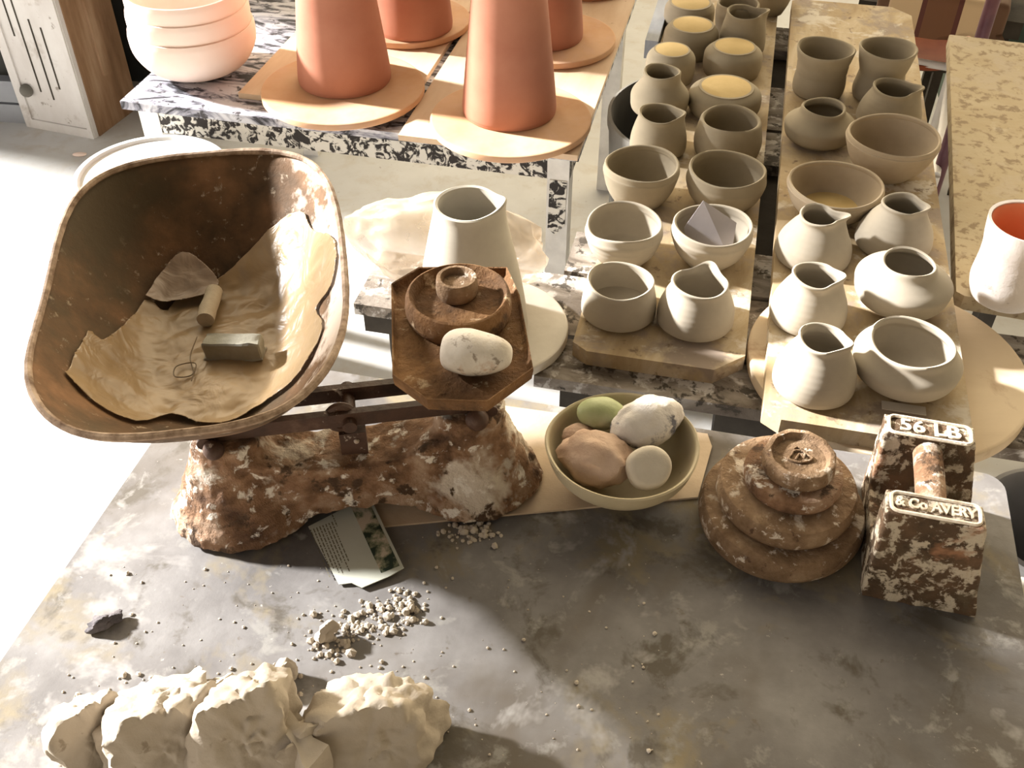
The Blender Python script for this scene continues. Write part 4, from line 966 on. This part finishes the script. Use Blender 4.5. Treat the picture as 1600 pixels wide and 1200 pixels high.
bm = bmesh.new(); box(bm, -.5, .22, .02, .35, 0, .062); box(bm, -.5, .22, .035, .35, .062, .070); box(bm, -.5, .22, .02, .35, .070, .14); link_mesh('plinth', bm, M_PLINTH, ct2, False)
p = at(125, 243, 0); bm = bmesh.new(); blob(bm, (0, 0, .004), (.022, .010, .005), 3, .1, 1.5, 3)
tag(link_mesh('clay_scrap', bm, M_PINKBOWL, None, True, (p.x, p.y, 0)), 'small pinkish clay scrap on the floor by the white tub', 'clay')

# ------------------------------------------------------------------ upper right clutter
LZ = .40
# white metal trolley frame
fr_o = empty('metal_rack', (*at(1487, 108, LZ).xy, 0), G); tag(fr_o, 'white metal frame rack in the gap left of the squiggle-stained board', 'rack')
a0 = at(1487, 106, LZ); a1 = at(1462, 275, LZ); b0 = at(1440, 98, LZ)
def to_l(p_): return Matrix.Rotation(-G, 4, 'Z') @ (Vector(p_)-Vector((*at(1487, 108, LZ).xy, 0)))
for nm, ps in (('rail', [a0, a1]), ('rail', [a0, b0 + (b0-a0)*1.2]), ('upright', [a0, Vector((a0.x, a0.y, 0.0))]), ('upright', [a1, Vector((a1.x, a1.y, 0))])):
    bm = bmesh.new(); tube(bm, [to_l(q_) for q_ in ps], .010, 10); link_mesh(nm, bm, M_METALW, fr_o)
bm = bmesh.new(); 
q0 = at(1567, 0, .45); tube(bm, [to_l(at(1556, 52, .45)), to_l(at(1566, -40, .45))], .012, 10); link_mesh('rail', bm, M_METALW, fr_o)
# broom handle
hA, hB = at(1452, 320, .30), at(1552, 0, .78)
bm = bmesh.new(); d_ = (hB-hA); bot = hA - d_*(hA.z/d_.z); top = hB+d_*.35
tube(bm, [Vector((0, 0, 0)), top-bot], .0135, 14)
ho = link_mesh('broom_handle', bm, M_RED, None, True, bot); tag(ho, 'maroon broom handle leaning in the gap beside the right ware board', 'handle')
pk = at(1510, 70, .55); bm = bmesh.new(); blob(bm, (0, 0, 0), (.014, .014, .02), 3, .02, 1, 1)
pe = link_mesh('hand_grip', bm, M_PINKEND, ho, True, pk-bot)
# red glazed dish and striped cushion stool
rc = at(1470, 78, LZ-.02); bm = bmesh.new(); lathe(bm, smooth_prof([(0, 0), (.07, .002), (.13, .02), (.16, .045)], 5)+[(.156, .046), (.12, .026), (.06, .010), (0, .009)], 56)
tag(link_mesh('glazed_dish', bm, M_REDGLAZE, None, True, (rc.x-.06, rc.y+.02, .352)), 'rust-red glazed dish below the striped cushion, upper right', 'dish')
st = at(1470, 98, .35); bm = bmesh.new(); box(bm, -.34, .05, -.02, .16, .32, .35); so_ = link_mesh('shelf', bm, M_PALLETDK, None, False, (st.x-.02, st.y+.03, 0), G)
for x_ in (-.32, .02):
    for y_ in (.0, .13):
        bm = bmesh.new(); box(bm, x_, x_+.025, y_, y_+.025, 0, .32); link_mesh('leg', bm, M_PALLETDK, so_, False)
so_.name = 'low_shelf'; tag(so_, 'dark low shelf under the rust-red dish, upper right', 'shelf')
sc_ = at(1492, 18, .56); bm = bmesh.new(); box(bm, -.15, .15, -.09, .22, -.045, .045); bmesh.ops.subdivide_edges(bm, edges=bm.edges, cuts=3, use_grid_fill=True); bevel(bm, .015, 3, 50)
cu_s = link_mesh('striped_cushion', bm, M_STRIPE, None, True, (sc_.x-.01, sc_.y+.06, .56), radians(-22)); tag(cu_s, 'tan cushion with dark stripes at the top edge, upper right', 'cushion')
bm = bmesh.new(); box(bm, -.20, .20, .06, .26, .47, .514); bm2 = link_mesh('stool', bm, M_PALLETDK, None, False, (sc_.x-.01, sc_.y+.06, 0), radians(-22))
for x_ in (-.18, .155):
    for y_ in (.08, .23):
        bm = bmesh.new(); box(bm, x_, x_+.025, y_, y_+.025, 0, .47); link_mesh('leg', bm, M_PALLETDK, bm2, False)
tag(bm2, 'dark wooden stool under the striped cushion', 'stool')
g0 = at(1600, 30, .4); bm = bmesh.new(); box(bm, -.09, .5, 0, .5, 0, .62); bevel(bm, .01, 2)
tag(link_mesh('green_box', bm, M_GREEN, None, False, (g0.x+.02, g0.y+.12, 0), G), 'dark green bin at the top right corner', 'bin')

# right edge: grey bucket and a light stool below table height
c = at(1612, 820, .50); bm = bmesh.new(); lathe(bm, [(0, 0), (.075, 0), (.078, .01), (.098, .49), (.104, .492), (.104, .50), (.097, .502), (.094, .48), (.073, .02), (0, .02)], 48)
tag(link_mesh('grey_bucket', bm, M_BUCKET, None, True, (c.x+.04, c.y-.0, 0)), 'grey bucket on the floor past the right end of the table', 'bucket')
c = at(1588, 900, .62); bm = bmesh.new(); box(bm, 0, .3, -.34, 0, .59, .62); st2 = link_mesh('side_stool', bm, M_GREYBAT, None, False, (c.x, c.y, 0), G)
for x_ in (.02, .25):
    for y_ in (-.32, -.05):
        bm = bmesh.new(); box(bm, x_, x_+.03, y_, y_+.03, 0, .59); link_mesh('leg', bm, M_GREYBAT, st2, False)
tag(st2, 'pale wooden stool against the right side of the table', 'stool')
